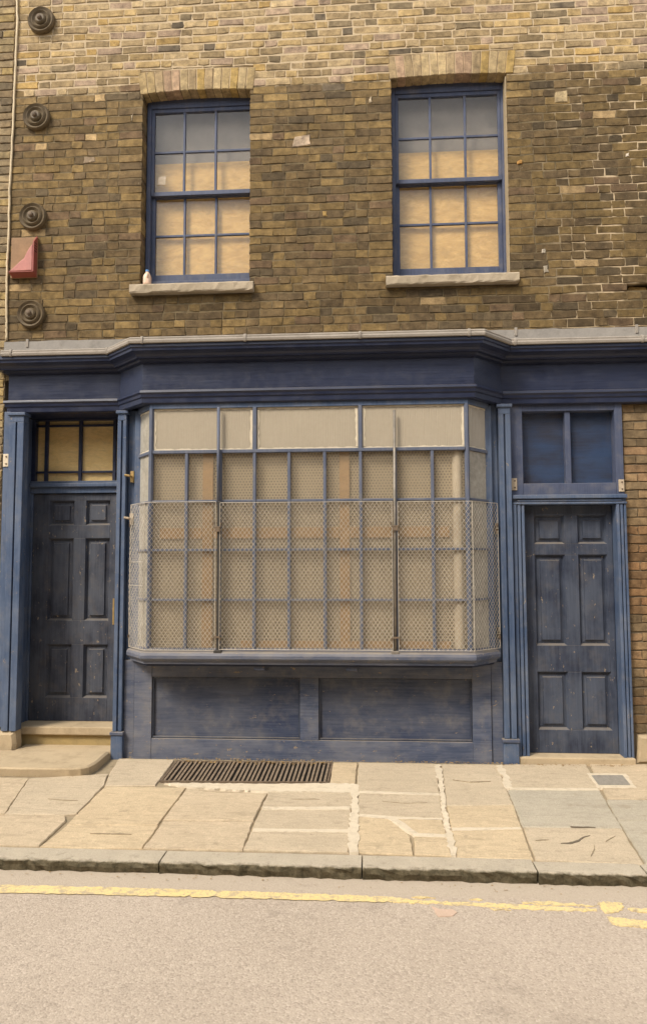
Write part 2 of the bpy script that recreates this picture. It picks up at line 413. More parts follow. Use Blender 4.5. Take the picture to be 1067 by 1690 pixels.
def ragged(pts, step, jit, r):
    out = []
    for i, p in enumerate(pts):
        q = pts[(i + 1) % len(pts)]; L = hypot(q[0] - p[0], q[1] - p[1]); k = max(1, int(L / step))
        for j in range(k):
            t = j / k; s_ = jit if j else jit * .6
            out.append((p[0] + (q[0] - p[0]) * t + r.uniform(-s_, s_), p[1] + (q[1] - p[1]) * t + r.uniform(-s_, s_)))
    return out
def inset(pts, d):
    n = len(pts); cx = sum(p[0] for p in pts) / n; cy = sum(p[1] for p in pts) / n; out = []
    for x, y in pts:
        L = max(hypot(x - cx, y - cy), 1e-4); k = max(0, 1 - d * 1.3 / L); out.append((cx + (x - cx) * k, cy + (y - cy) * k))
    return out
SL = {'a': (0, [(-3.756, -.632), (-2.698, -.683), (-2.511, -1.412), (-3.376, -1.457)]),
      'b': (1, [(-2.690, -.683), (-2.117, -.534), (-2.047, -.819), (-2.023, -1.374), (-2.1, -1.401), (-2.500, -1.412)]),
      'c': (1, [(-2.165, -.130), (-1.691, -.14), (-1.657, -.786), (-2.034, -.806), (-2.105, -.519)]),
      'd': (2, [(-2.025, -.833), (-1.412, -.828), (-1.411, -1.545), (-2.003, -1.576), (-2.010, -1.385)]),
      'e': (2, [(-1.999, -1.590), (-1.405, -1.563), (-1.401, -1.903), (-2.023, -1.919)]),
      'f': (0, [(-3.444, -1.478), (-2.086, -1.430), (-2.045, -1.517), (-2.038, -1.911), (-3.242, -1.940)]),
      'g': (0, [(-1.395, -.854), (-.785, -.927), (-.800, -1.439), (-1.394, -1.465)]),
      'h': (0, [(-1.390, -1.485), (-.800, -1.458), (-.790, -1.896), (-1.388, -1.903)]),
      'i': (1, [(-.768, -.900), (-.160, -.882), (-.158, -1.163), (-.778, -1.200)]),
      'j': (1, [(-.775, -1.245), (-.160, -1.215), (-.160, -1.568), (-.780, -1.580)]),
      'k': (1, [(-.778, -1.625), (-.160, -1.606), (-.155, -1.895), (-.777, -1.895)]),
      'l': (2, [(-.340, -.150), (-.142, -.150), (-.145, -.667), (-.330, -.676)]),
      'm': (1, [(-.121, -.150), (.505, -.150), (.474, -.862), (-.118, -.842)]),
      'n': (1, [(-.108, -.880), (.470, -.900), (.454, -1.335), (.134, -1.328), (-.105, -1.290)]),
      'o': (2, [(-.102, -1.345), (-.02, -1.345), (.097, -1.371), (.223, -1.634), (.222, -1.905), (-.095, -1.892)]),
      'p': (2, [(.141, -1.365), (.445, -1.373), (.448, -1.621), (.277, -1.612)]),
      'q': (2, [(.252, -1.651), (.445, -1.659), (.443, -1.92), (.239, -1.912)]),
      'r': (1, [(.560, -.14), (1.010, -.14), (.963, -1.050), (.508, -1.093)]),
      's': (2, [(.509, -1.108), (.967, -1.065), (.942, -1.479), (.493, -1.503)]),
      't': (2, [(.495, -1.545), (.940, -1.495), (.912, -1.936), (.482, -1.927)]),
      'u': (1, [(1.045, -.138), (1.74, -.103), (1.660, -.712), (1.000, -.735)]),
      'v': (3, [(.992, -.752), (1.656, -.730), (1.578, -1.438), (.960, -1.446)]),
      'w': (1, [(.962, -1.462), (1.572, -1.455), (1.522, -1.974), (.933, -1.935)]),
      'x': (0, [(1.775, -.102), (2.452, -.068), (2.299, -.880), (1.665, -.905)]),
      'y': (3, [(1.652, -.922), (2.291, -.900), (2.237, -1.285), (1.605, -1.300)]),
      'z': (3, [(1.605, -1.318), (2.231, -1.305), (2.111, -1.94), (1.545, -1.955)]),
      'A': (1, [(2.48, -.07), (3.3, -.07), (3.2, -.9), (2.33, -.9)]), 'B': (0, [(2.32, -.92), (3.2, -.92), (3.1, -1.94), (2.14, -1.94)]),
      'C': (0, [(-4.6, -.1), (-3.6, -.1), (-3.6, -.60), (-4.6, -.6)]), 'D': (1, [(-4.6, -.63), (-3.79, -.64), (-3.41, -1.45), (-4.6, -1.45)]),
      'E': (2, [(-4.6, -1.47), (-3.47, -1.48), (-3.27, -1.94), (-4.6, -1.94)])}
for key, (mi, pts) in SL.items():
    r = random.Random(key)
    cx, cy = sum(p[0] for p in pts) / len(pts), sum(p[1] for p in pts) / len(pts)
    pts = [(u + (.0045 if u > cx else -.0045), v + (.003 if v > cy else -.003)) for u, v in pts]
    pts = ragged(pts, .045, .0042, r); dz = r.uniform(-.002, .003); tx = r.uniform(-.002, .002)
    cx = sum(p[0] for p in pts) / len(pts)
    mp = lambda u, v, w_: (u, v, pave_z(v) + w_ + dz + tx * (u - cx))
    b = MB(); n = len(pts); top = inset(pts, .005)
    b.add([mp(u, v, .001) for u, v in top] + [mp(u, v, -.006) for u, v in pts] + [mp(u, v, -.04) for u, v in pts],
          [tuple(range(n))] + [(i, (i + 1) % n, (i + 1) % n + n, i + n) for i in range(n)] + [(i + n, (i + 1) % n + n, (i + 1) % n + 2 * n, i + 2 * n) for i in range(n)])
    b.build('paving_slab', SLABS[mi], pavement)
def patch(pts, h, mat, name, parent, step=.03, jit=.010, zf=pave_z, seed=1, two=False):
    r = random.Random(seed); pts = ragged(pts, step, jit, r); n = len(pts); top = inset(pts, .006)
    z = (lambda u, v: zf(u, v)) if two else (lambda u, v: zf(v))
    b = MB().add([(u, v, z(u, v) + h) for u, v in top] + [(u, v, z(u, v) - .012) for u, v in pts],
                 [tuple(range(n))] + [(i, (i + 1) % n, (i + 1) % n + n, i + n) for i in range(n)])
    return b.build(name, mat, parent)
patch([(-.160, -.69), (-.120, -.69), (-.104, -1.2), (-.098, -1.915), (-.155, -1.915), (-.162, -1.2)], .0045, CREAM, 'cement_joint', pavement, jit=.012, seed=2)
patch([(.500, -.16), (.552, -.16), (.522, -.70), (.492, -1.2), (.484, -1.915), (.443, -1.915), (.455, -1.3), (.480, -.8)], .0050, CREAM, 'cement_joint', pavement, jit=.012, seed=3)
patch([(-1.60, -.735), (-.9, -.715), (-.145, -.672), (-.115, -.70), (-.149, -.885), (-.5, -.872), (-.788, -.893), (-1.40, -.822)], .0040, CREAM, 'cement_joint', pavement, jit=.010, seed=4)
patch([(1.00, -.16), (1.045, -.16), (1.055, -.5), (1.03, -.735), (.975, -.735), (1.0, -.45)], .0048, CREAM, 'cement_joint', pavement, jit=.014, seed=5)
for sd_, pts in ((6, [(-.105, -1.29), (.13, -1.325), (.46, -1.34), (.46, -1.37), (.15, -1.362), (.28, -1.61), (.455, -1.615), (.455, -1.66), (.26, -1.655), (.09, -1.375), (-.02, -1.352), (-.105, -1.342)]),
                 (8, [(-.775, -1.198), (-.16, -1.16), (-.16, -1.222), (-.775, -1.252)]), (9, [(-.780, -1.578), (-.158, -1.565), (-.158, -1.612), (-.778, -1.630)]),
                 (10, [(-.115, -.838), (.48, -.86), (.48, -.905), (-.112, -.885)]), (11, [(1.0, -.712), (1.66, -.69), (1.66, -.735), (1.0, -.757)]),
                 (12, [(.49, -1.500), (.945, -1.470), (.945, -1.500), (.49, -1.552)])):
    patch(pts, .0036, CREAM, 'cement_joint', pavement, jit=.005, seed=sd_)
# cracks across the slabs, laid on as thin dark patches
for i, pts in enumerate(([(1.12, -1.715), (1.17, -1.705), (1.24, -1.665), (1.29, -1.605), (1.35, -1.575), (1.30, -1.612), (1.25, -1.682), (1.18, -1.722)],
                         [(.98, -1.68), (1.02, -1.655), (1.08, -1.66), (1.03, -1.672)], [(1.40, -1.68), (1.45, -1.61), (1.50, -1.58), (1.46, -1.62)],
                         [(1.25, -1.44), (1.38, -1.436), (1.42, -1.452), (1.30, -1.456)], [(1.25, -1.90), (1.30, -1.80), (1.33, -1.70), (1.31, -1.80)],
                         [(-1.30, -.90), (-1.1, -.93), (-.95, -.91), (-1.12, -.938)], [(-2.35, -1.12), (-2.1, -1.15), (-2.2, -1.158)], [(-.60, -1.04), (-.42, -1.02), (-.38, -1.035), (-.5, -1.045)],
                         [(.60, -.55), (.72, -.60), (.90, -.57), (.74, -.612)], [(-1.8, -1.72), (-1.6, -1.70), (-1.52, -1.715), (-1.62, -1.722)], [(.05, -1.05), (.22, -1.08), (.38, -1.06), (.22, -1.092)])):
    patch(pts, .0055, CRACK if i in (0, 3) else JOINT, 'slab_crack', pavement, step=.02, jit=.003, seed=20 + i)

kerb = empty('kerb', (0, -2.05, -.06)); tag(kerb, 'grey stone kerb with a dark rough face along the road', 'kerb', kind='structure')
kj = [-6.2, -4.6, -3.1, -1.236, -.071, .905, 1.499, 2.6, 3.9, 5.4]
for i in range(len(kj) - 1):
    r = random.Random(40 + i); x0, x1 = kj[i] + .004, kj[i + 1] - .004; n = max(8, int((x1 - x0) / .045)); b = MB(); vs_, fs = [], []
    yb, yf = -1.925 - (.03 if i > 4 else 0), -2.105 - (.008 if i > 4 else 0)
    prof = [(yb, -.16), (yb, -.004), (yb - .012, .003), (yf + .035, .002), (yf + .010, -.001), (yf + .001, -.009), (yf, -.030), (yf + .007, -.066), (yf + .007, -.16)]
    for k in range(n + 1):
        x = x0 + (x1 - x0) * k / n; j1 = r.uniform(-.010, .010); j2 = r.uniform(-.009, .009)
        for q, (y, z) in enumerate(prof):
            jy = (0, 0, 0, .25 * j1, .5 * j1, j1, j2, j1, 0)[q]; vs_.append((x, y + jy, z + (r.uniform(-.004, .004) if 3 < q < 8 else r.uniform(-.001, .001))))
    m = len(prof)
    for k in range(n): fs += [(k * m + q, k * m + q + 1, (k + 1) * m + q + 1, (k + 1) * m + q) for q in range(m - 1)]
    fs += [tuple(range(m)), tuple(range((n + 1) * m - 1, n * m - 1, -1))]
    MB().add(vs_, fs).build('kerb_stone', KERBM, kerb)

# yellow line and road repairs
def road_patch(pts, mat, name, h=.004, step=.03, jit=.006, seed=0):
    r = random.Random(seed); pts = ragged(pts, step, jit, r); n = len(pts)
    b = MB().add([(u, v, road_z(u, v) + h) for u, v in pts] + [(u, v, road_z(u, v) - .01) for u, v in pts],
                 [tuple(range(n))] + [(i, (i + 1) % n, (i + 1) % n + n, i + n) for i in range(n)])
    return b.build(name, mat, road)
top = [(-5, -2.296), (-2.9, -2.299), (-2.111, -2.296), (-1.872, -2.289), (-1.563, -2.287), (-1.224, -2.283), (-.886, -2.285), (-.552, -2.287), (-.189, -2.288), (.10, -2.296)]
bot = [(.07, -2.374), (-.186, -2.367), (-.54, -2.375), (-.865, -2.378), (-1.195, -2.378), (-1.523, -2.386), (-1.824, -2.390), (-2.057, -2.392), (-2.9, -2.392), (-5, -2.390)]
for k in range(len(top) - 1):
    pass
yl = MB(); r = random.Random(3)
xs = [-5 + 5.09 * i / 230 for i in range(231)]
edge = lambda x: .0 if x < -.9 else (x + .9) * .02
va = [(x, -2.292 - max(0, x + .2) * .03 + r.uniform(-.005, .005) - (.012 if r.random() < .05 + max(0, x + .8) * .15 else 0), 0) for x in xs]
vb = [(x, -2.384 + max(0, x + 1.6) * .012 + r.uniform(-.005, .005) + (.015 if r.random() < .05 + max(0, x + .8) * .15 else 0), 0) for x in xs]
va = [(x, y, road_z(x, y) + .004) for x, y, z in va]; vb = [(x, y, road_z(x, y) + .004) for x, y, z in vb]
yl.add(va + vb, [(i, i + 1, i + 232, i + 231) for i in range(230)])
yl.build('yellow_line', YELLOW, road)
for i, pts in enumerate(([(.085, -2.300), (.20, -2.325), (.454, -2.337), (.768, -2.342), (1.145, -2.374), (1.135, -2.400), (.754, -2.396), (.448, -2.370), (.26, -2.360), (.10, -2.362)],
                         [(.772, -2.315), (.901, -2.305), (1.081, -2.326), (1.150, -2.340), (1.10, -2.352), (.882, -2.336), (.78, -2.334)],
                         [(1.168, -2.298), (1.297, -2.304), (1.268, -2.373), (1.226, -2.409), (1.162, -2.415)],
                         [(1.167, -2.451), (1.278, -2.476), (1.389, -2.494), (2.6, -2.50), (2.6, -2.55), (1.368, -2.55), (1.225, -2.546), (1.175, -2.519)],
                         [(1.300, -2.366), (1.439, -2.363), (2.4, -2.365), (2.4, -2.40), (1.426, -2.397), (1.315, -2.394)],
                         [(.50, -2.30), (.54, -2.29), (.57, -2.30), (.55, -2.315)], [(.20, -2.297), (.28, -2.285), (.32, -2.30), (.26, -2.310)], [(.60, -2.40), (.68, -2.395), (.70, -2.41), (.62, -2.415)])):
    road_patch(pts, YELLOW, 'yellow_line', .0040 + .0004 * i, .014, .009, 60 + i)
PINKP = stone('pink_repair_mortar', (.60, .44, .33), (.55, .40, .30), (.36, .27, .2), 12, .3, .5, 100)
road_patch([(.296, -2.391), (.331, -2.425), (.40, -2.421), (.419, -2.45), (.392, -2.490), (.32, -2.498)], PINKP, 'road_patch', .006, .03, .004, 80)

# ------------------------------------------------------------------ brick house: bricks
house = empty('brick_house', (-.45, .15, 3.4))
tag(house, 'sooty yellow stock brick upper wall with two boarded sash windows above the shopfront', 'house')
X0, X1, ZB, ZT = -3.335, 3.6, 3.40, 7.75
LW = dict(x0=-2.092, x1=-1.086, sill=4.262, spring=6.080, rise=.022, ax0=-2.118, ax1=-1.056, atop=6.305)
RW = dict(x0=.205, x1=1.238, sill=4.270, spring=6.118, rise=.020, ax0=.190, ax1=1.302, atop=6.345)
OPEN = []
for q in (LW, RW):
    OPEN += [(q['x0'], q['x1'], q['sill'] - .095, q['spring'] + .02), (q['ax0'], q['ax1'], q['spring'], q['atop'] + .004)]
OPEN += [(-2.172, -1.040, 4.160, 4.262), (.140, 1.302, 4.172, 4.270), (2.235, 2.440, 4.085, 4.150)]
def soot(x, z):
    zb = 6.115 + .03 * sin(x * 5) + .045 * sin(x * 17.3 + z * 9) * sin(x * 41 + 2) + (.05 if x > 1.6 else 0)
    return z < zb
def pick(x, z, r):
    if not soot(x, z):
        c = r.choices([(.40, .29, .145), (.37, .275, .155), (.43, .325, .19), (.31, .23, .13), (.22, .17, .105), (.42, .285, .115), (.36, .265, .19), (.15, .12, .085)],
                      [4, 4, 3, 3, 1.3, .8, 1.4, .4])[0]
        k = r.uniform(.85, 1.15)
    else:
        c = r.choices([(.215, .152, .068), (.190, .135, .066), (.165, .118, .062), (.140, .102, .058), (.112, .086, .053), (.240, .170, .076), (.175, .120, .072)],
                      [4, 4, 4, 3, 1.6, 1.1, 1.2])[0]
        k = r.uniform(.80, 1.08); c = (c[0], c[1] * .98, c[2] * .97)
        if x < -1.2 and z > 4.6: k *= 1.14
        if x > 1.3: k *= .84
        if z > 5.93 + .1 * sin(x * 3): k *= r.uniform(1.0, 1.35)                 # soot thinning out towards the cleaned bricks
        if 3.9 < z < 4.17 and (-2.25 < x < -.95 or .05 < x < 1.4): k *= r.uniform(.66, .9)   # damp stain below the sills
        if r.random() < .012: c = (.42, .30, .16)
    if z > 6.2 and z < 6.45 and r.random() < .3: k *= .8
    return (c[0] * k, c[1] * k, c[2] * k, 1)
def brick_geo(outline, yf, depth, r, ch=.006, jit=.0028):
    """weathered brick: outline (x,z) corners, front at yf"""
    pts = []
    n = len(outline)
    for i, p in enumerate(outline):
        q = outline[(i + 1) % n]
        pts.append((p[0] + r.uniform(-jit, jit), p[1] + r.uniform(-jit, jit)))
        pts.append(((p[0] + q[0]) / 2 + r.uniform(-jit, jit), (p[1] + q[1]) / 2 + r.uniform(-jit, jit)))
    cx = sum(p[0] for p in pts) / len(pts); cz = sum(p[1] for p in pts) / len(pts)
    hx = max(abs(p[0] - cx) for p in pts); hz = max(abs(p[1] - cz) for p in pts)
    kx, kz = max(.3, 1 - ch / hx), max(.3, 1 - ch / hz)
    m = len(pts); t1, t2 = r.uniform(-.0022, .0022), r.uniform(-.0022, .0022)
    fr = [(cx + (x - cx) * kx, yf + t1 * (x - cx) / hx + t2 * (z - cz) / hz, cz + (z - cz) * kz) for x, z in pts]
    md = [(x, yf + ch * .9, z) for x, z in pts]; bk = [(x, yf + depth, z) for x, z in pts]
    fs = [tuple(range(m))] + [(i, i + m, (i + 1) % m + m, (i + 1) % m) for i in range(m)] + [(i + m, i + 2 * m, (i + 1) % m + 2 * m, (i + 1) % m + m) for i in range(m)]
    return fr + md + bk, fs
def lay(xa, xb, za, zb, opens, r, gap, pickf, yf=0., ch_=.0752, spread=.0025):
    """courses of headers and stretchers between openings; returns brick geometries"""
    out = []; k = 0; z = za
    while z < zb - .02:
        zt = min(z + ch_, zb)
        ov = [o for o in opens if min(zt, o[3]) - max(z, o[2]) > .004]
        xb_ = sorted({xa, xb} | {min(max(q, xa), xb) for o in ov for q in o[:2]})
        regs = {}
        for p_, q_ in zip(xb_[:-1], xb_[1:]):
            if q_ - p_ < .012: continue
            fr_ = [(z, zt)]
            for o in ov:
                if o[0] < (p_ + q_) / 2 < o[1]:
                    fr_ = [g for (f0, f1) in fr_ for g in ((f0, min(f1, o[2])), (max(f0, o[3]), f1)) if g[1] - g[0] > .016]
            for f in fr_:
                L_ = regs.setdefault(f, [])
                if L_ and abs(L_[-1][1] - p_) < 1e-6: L_[-1] = (L_[-1][0], q_)
                else: L_.append((p_, q_))
        for (s0, s1), iv in regs.items():
            zc = (s0 + s1) / 2
            iv = [(p_, q_) for p_, q_ in iv if q_ - p_ > .02]
            for a, b in iv:
                L = []; tot = 0; hd = (k % 2 == 0); g = gap(a, zc)
                while tot < b - a:
                    l = .1125 if hd else .225
                    if r.random() < .22: hd = not hd
                    l *= r.uniform(.93, 1.07); hd = not hd; L.append(l); tot += l
                if len(L) > 1 and (b - a) - (tot - L[-1]) < .05: tot -= L.pop()
                x = a; sc = (b - a) / tot
                if len(L) == 1: sc = (b - a) / L[0]
                for l in L:
                    x1 = x + l * sc; gg = gap(x, zc) / 2
                    wv = lambda q: .0035 * sin(q * 1.9 + k * .35) + .002 * sin(q * 5.3 + k * 1.3)
                    dz0, dz1 = wv(x) + r.uniform(-spread, spread) * .6, wv(x1) + r.uniform(-spread, spread) * .6
                    hx_ = gg * .65
                    o4 = [(x + (hx_ if x > a + .001 else 0), s0 + gg + dz0), (x1 - (hx_ if x1 < b - .001 else 0), s0 + gg + dz1), (x1 - (hx_ if x1 < b - .001 else 0), s1 - gg + dz1), (x + (hx_ if x > a + .001 else 0), s1 - gg + dz0)]
                    vs_, fs = brick_geo(o4, yf + r.uniform(-.002, .002), .126, r, .0038, .0048)
                    out.append((vs_, fs, pickf((x + x1) / 2, zc, r), o4))
                    x = x1
        z = zt; k += 1
    return out
def seen_area(o4):
    P = [project((x, 0, z)) for x, z in o4]
    c = (sum(p[0] for p in P) / 4, sum(p[1] for p in P) / 4)
    if not (-5 < c[0] < IMG_W + 5 and -5 < c[1] < IMG_H): return 0
    return abs(sum(P[i][0] * P[(i + 1) % 4][1] - P[(i + 1) % 4][0] * P[i][1] for i in range(4))) / 2
def place_bricks(bricks, parent, limit=300, name='brick', restname='brickwork'):
    bricks = sorted(bricks, key=lambda b: -seen_area(b[3])); rest = MB(); k = 0
    for vs_, fs, c, o4 in bricks:
        if k < limit and seen_area(o4) > 0:
            b = MB().add(vs_, fs, c); b.build(name, BRICK, parent, color=True); k += 1
        else: rest.add(vs_, fs, c)
    if rest.v: tag(rest.build(restname, BRICK, parent, color=True), kind='stuff')
def holed(b, xs, zs, y0, y1, solid):
    """slab with openings: only boundary faces"""
    nx, nz = len(xs) - 1, len(zs) - 1; idx = {}; vs_ = []; fs = []
    def V(i, j, y):
        if (i, j, y) not in idx: idx[(i, j, y)] = len(vs_); vs_.append((xs[i], y, zs[j]))
        return idx[(i, j, y)]
    ok = lambda i, j: 0 <= i < nx and 0 <= j < nz and solid((xs[i] + xs[i + 1]) / 2, (zs[j] + zs[j + 1]) / 2)
    for i in range(nx):
        for j in range(nz):
            if not ok(i, j): continue
            fs += [(V(i, j, y0), V(i + 1, j, y0), V(i + 1, j + 1, y0), V(i, j + 1, y0)), (V(i, j, y1), V(i, j + 1, y1), V(i + 1, j + 1, y1), V(i + 1, j, y1))]
            if not ok(i - 1, j): fs.append((V(i, j, y0), V(i, j + 1, y0), V(i, j + 1, y1), V(i, j, y1)))
            if not ok(i + 1, j): fs.append((V(i + 1, j, y0), V(i + 1, j, y1), V(i + 1, j + 1, y1), V(i + 1, j + 1, y0)))
            if not ok(i, j - 1): fs.append((V(i, j, y0), V(i, j, y1), V(i + 1, j, y1), V(i + 1, j, y0)))
            if not ok(i, j + 1): fs.append((V(i, j + 1, y0), V(i + 1, j + 1, y0), V(i + 1, j + 1, y1), V(i, j + 1, y1)))
    b.add(vs_, fs)
xs = sorted({X0, X1} | {q + d for o in OPEN for q, d in ((o[0], -.004), (o[1], .004))})
zs = sorted({ZB, ZT} | {q for o in OPEN for q in (o[2], o[3])})
wb = MB()
holed(wb, xs, zs, .0045, .33, lambda x, z: not any(o[0] - .004 < x < o[1] + .004 and o[2] < z < o[3] for o in OPEN))
front = wb.build('front_wall', MORTAR, house)
r = random.Random(11)
gapf = lambda x, z: .0155 if not soot(x, z) else .0095
bl = lay(X0 + .004, X1, 3.55, ZT, OPEN, r, gapf, pick)
place_bricks(bl, front)
# broken brick in its hole at the right
bb = MB(); vs_, fs = brick_geo([(2.25, 4.090), (2.43, 4.088), (2.42, 4.13), (2.27, 4.146)], .055, .05, r); bb.add(vs_, fs, (.30, .19, .07, 1)); bb.build('broken_brick', BRICK, front, color=True)
MB().box(2.231, 2.444, .10, .30, 4.085, 4.150).build('hole_back', MORTAR, front)
# scars: chipped pale patches, a drill hole
for (x, z, w_, h, c) in ((-.614, 5.564, .085, .055, (.46, .36, .27, 1)), (-2.59, 5.47, .05, .03, (.40, .31, .22, 1)), (1.716, 5.875, .06, .055, (.42, .33, .2, 1)), (-.40, 4.87, .02, .03, (.5, .34, .13, 1)), (1.335, 5.283, .022, .022, (.40, .22, .07, 1)), (1.53, 4.46, .016, .022, (.5, .45, .38, 1)), (1.545, 4.30, .020, .034, (.36, .32, .26, 1)), (2.27, 5.31, .016, .016, (.62, .56, .48, 1)), (-2.19, 5.86, .010, .030, (.5, .42, .3, 1)), (.02, 5.93, .010, .03, (.48, .4, .29, 1))):
    vs_, fs = brick_geo([(x - w_, z - h), (x + w_, z - h * .8), (x + w_ * .9, z + h), (x - w_ * .8, z + h * .8)], -.007, .02, r, jit=.008)
    MB().add(vs_, fs, c).build('mortar_scar', BRICK, front, color=True)
# arches of upright bricks
for q, nb in ((LW, 14), (RW, 15)):
    am = MB(); ax0, ax1, sp, rs, at = q['ax0'], q['ax1'], q['spring'], q['rise'], q['atop']
    zi = lambda x: sp + rs * (1 - ((x - (ax0 + ax1) / 2) / ((ax1 - ax0) / 2)) ** 2)
    ze = lambda x: at - .012 * ((x - (ax0 + ax1) / 2) / ((ax1 - ax0) / 2)) ** 2
    n = 24; X = [ax0 + (ax1 - ax0) * i / n for i in range(n + 1)]
    am.prism([(x, zi(x) + .006) for x in X] + [(x, ze(x) + .004) for x in reversed(X)], .004, .131, WALLMAP)
    arch = am.build('window_arch', MORTAR, house)
    for i in range(nb):
        xa, xb = ax0 + (ax1 - ax0) * i / nb + .0035, ax0 + (ax1 - ax0) * (i + 1) / nb - .0035
        cx = (ax0 + ax1) / 2; sk = lambda x: (x - cx) * .05
        c = r.choices([(.40, .30, .16), (.36, .27, .16), (.43, .33, .19), (.36, .25, .17), (.40, .28, .11)], [3, 3, 2, 2, 1])[0]; k = r.uniform(.88, 1.12)
        o4 = [(xa - sk(xa) * .0, zi(xa)), (xb - sk(xb) * .0, zi(xb)), (xb + sk(xb), ze(xb)), (xa + sk(xa), ze(xa))]
        vs_, fs = brick_geo(o4, -.003 + r.uniform(-.002, .002), .140, r, .005, .002)
        MB().add(vs_, fs, (c[0] * k, c[1] * k, c[2] * k, 1)).build('arch_brick', BRICK, arch, color=True)

# ------------------------------------------------------------------ sash windows
def sash_window(q, fx0, fx1, gx0, gx1, bars, zt, zbar1, zmeet, zbar2, zbot, zboard, label):
    sl, hd = q['sill'], q['atop'] + .03
    gx0, gx1, bars = gx0 * 1.0046, gx1 * 1.0046, [x * 1.0046 for x in bars]
    zt, zbar1, zmeet, zbar2, zbot, zboard = [1.71 + (z - 1.71) * 1.0046 for z in (zt, zbar1, zmeet, zbar2, zbot, zboard)]
    fr = MB()
    fr.box(fx0, gx0 - .012, 0.1280, 0.2300, sl - .02, hd); fr.box(gx1 + .012, fx1, 0.1280, 0.2300, sl - .02, hd)
    fr.box(gx0 - .012, gx1 + .012, 0.1280, 0.2300, zt + .035, hd)
    fr.box(gx0 - .012, gx1 + .012, 0.1340, 0.2300, sl - .02, zbot - .075)
    wn = fr.build('sash_window', SASHB, house, bevel=.004); wn['label'] = label
    up_, lo = MB(), MB()
    # upper sash in front, lower sash set behind it
    up_.box(gx0 - .011, gx0 + .018, 0.1420, 0.1750, zmeet - .012, zt + .034); up_.box(gx1 - .018, gx1 + .011, 0.1420, 0.1750, zmeet - .012, zt + .034)
    up_.box(gx0 + .018, gx1 - .018, 0.1420, 0.1750, zt, zt + .034); up_.box(gx0 + .018, gx1 - .018, 0.1380, 0.1770, zmeet - .018, zmeet + .022)
    lo.box(gx0 - .011, gx0 + .024, 0.1820, 0.2160, zbot - .074, zmeet + .02); lo.box(gx1 - .024, gx1 + .011, 0.1820, 0.2160, zbot - .074, zmeet + .02)
    lo.box(gx0 + .024, gx1 - .024, 0.1800, 0.2160, zbot - .074, zbot); lo.box(gx0 + .024, gx1 - .024, 0.1820, 0.2160, zmeet - .02, zmeet + .02)
    up_.build('upper_sash', SASHB, wn, bevel=.003); lo.build('lower_sash', SASHB, wn, bevel=.003)
    for xx in bars:
        MB().box(xx - .0105, xx + .0105, 0.1460, 0.1720, zmeet + .022, zt).build('glazing_bar', SASHB, wn, bevel=.003)
        MB().box(xx - .0105, xx + .0105, 0.1860, 0.2140, zbot, zmeet - .02).build('glazing_bar', SASHB, wn, bevel=.003)
    MB().box(gx0 + .018, gx1 - .018, 0.1490, 0.1700, zbar1 - .0105, zbar1 + .0105).build('glazing_bar', SASHB, wn, bevel=.003)
    MB().box(gx0 + .024, gx1 - .024, 0.1890, 0.2120, zbar2 - .0105, zbar2 + .0105).build('glazing_bar', SASHB, wn, bevel=.003)
    ex = [gx0 + .02] + list(bars) + [gx1 - .02]
    for i in range(3):
        for (za, zb, y) in ((zbar1, zt, .160), (zmeet, zbar1, .160), (zbar2, zmeet, .201), (zbot, zbar2, .201)):
            rr = random.Random(i * 7 + int(za * 100)); t = rr.uniform(-.0015, .0015)
            MB().hexa([(ex[i], y + t, za), (ex[i + 1], y - t, za), (ex[i + 1], y - t + .003, za), (ex[i], y + t + .003, za), (ex[i], y - t, zb), (ex[i + 1], y + t, zb), (ex[i + 1], y + t + .003, zb), (ex[i], y - t + .003, zb)]).build('pane', GLASS, wn)
    MB().box(fx0 + .02, fx1 - .02, 0.2350, 0.2470, sl, zboard).build('plywood_board', PLY, wn)
    MB().box(fx0 + .02, fx1 - .02, 0.2920, 0.2960, zboard - .4, hd).build('grey_pane_backing', PANEGREY, wn)  # grey sheet added to give the top panes a dim, reflecting tone
    MB().box(fx0 - .02, fx1 + .02, 0.3500, 0.3700, sl - .05, hd).build('dark_backing', VOIDBLK, wn)  # near-black sheet standing for the unlit room behind
    return wn
lw = sash_window(LW, -2.088, -1.05, -2.028, -1.084, (-1.728, -1.430), 5.965, 5.580, 5.170, 4.786, 4.408, 5.515, 'boarded sash window with a milk bottle on its sill')
rw = sash_window(RW, .2080, 1.236, .254, 1.192, (.560, .878), 6.005, 5.618, 5.202, 4.816, 4.400, 5.530, 'boarded sash window right of the middle')
MB().box(1.2285, 1.2365, .01, .127, 4.275, 6.10).build('pale_fillet', MORTARL, rw)
lb = MB().add([(-1.99, .156, 5.29), (-1.915, .156, 5.285), (-1.91, .156, 5.37), (-1.98, .156, 5.365), (-1.99, .1575, 5.29), (-1.915, .1575, 5.285), (-1.91, .1575, 5.37), (-1.98, .1575, 5.365)], [(0, 1, 2, 3), (7, 6, 5, 4)]).build('torn_sticker', PLATE, lw)
def sill(x0, x1, z0, z1, parent, seed):
    r = random.Random(seed); n = 26; vs_, fs = [], []
    prof = [(.15, z0), (-.062, z0 - .002), (-.068, z0 + .010), (-.068, z1 - .024), (-.060, z1 - .012), (.15, z1)]
    m = len(prof)
    for i in range(n + 1):
        for k, (y, z) in enumerate(prof):
            e = .004 if 0 < k < 5 else 0
            vs_.append((x0 + (x1 - x0) * i / n, y + r.uniform(-e, e), z + r.uniform(-e, e) * .6))
    for i in range(n): fs += [(i * m + k, i * m + (k + 1) % m, (i + 1) * m + (k + 1) % m, (i + 1) * m + k) for k in range(m)]
    fs += [tuple(range(m)), tuple(range((n + 1) * m - 1, n * m - 1, -1))]
    MB().add(vs_, fs).build('window_sill', SILL, parent)
sill(-2.170, -1.043, 4.164, 4.256, lw, 1)
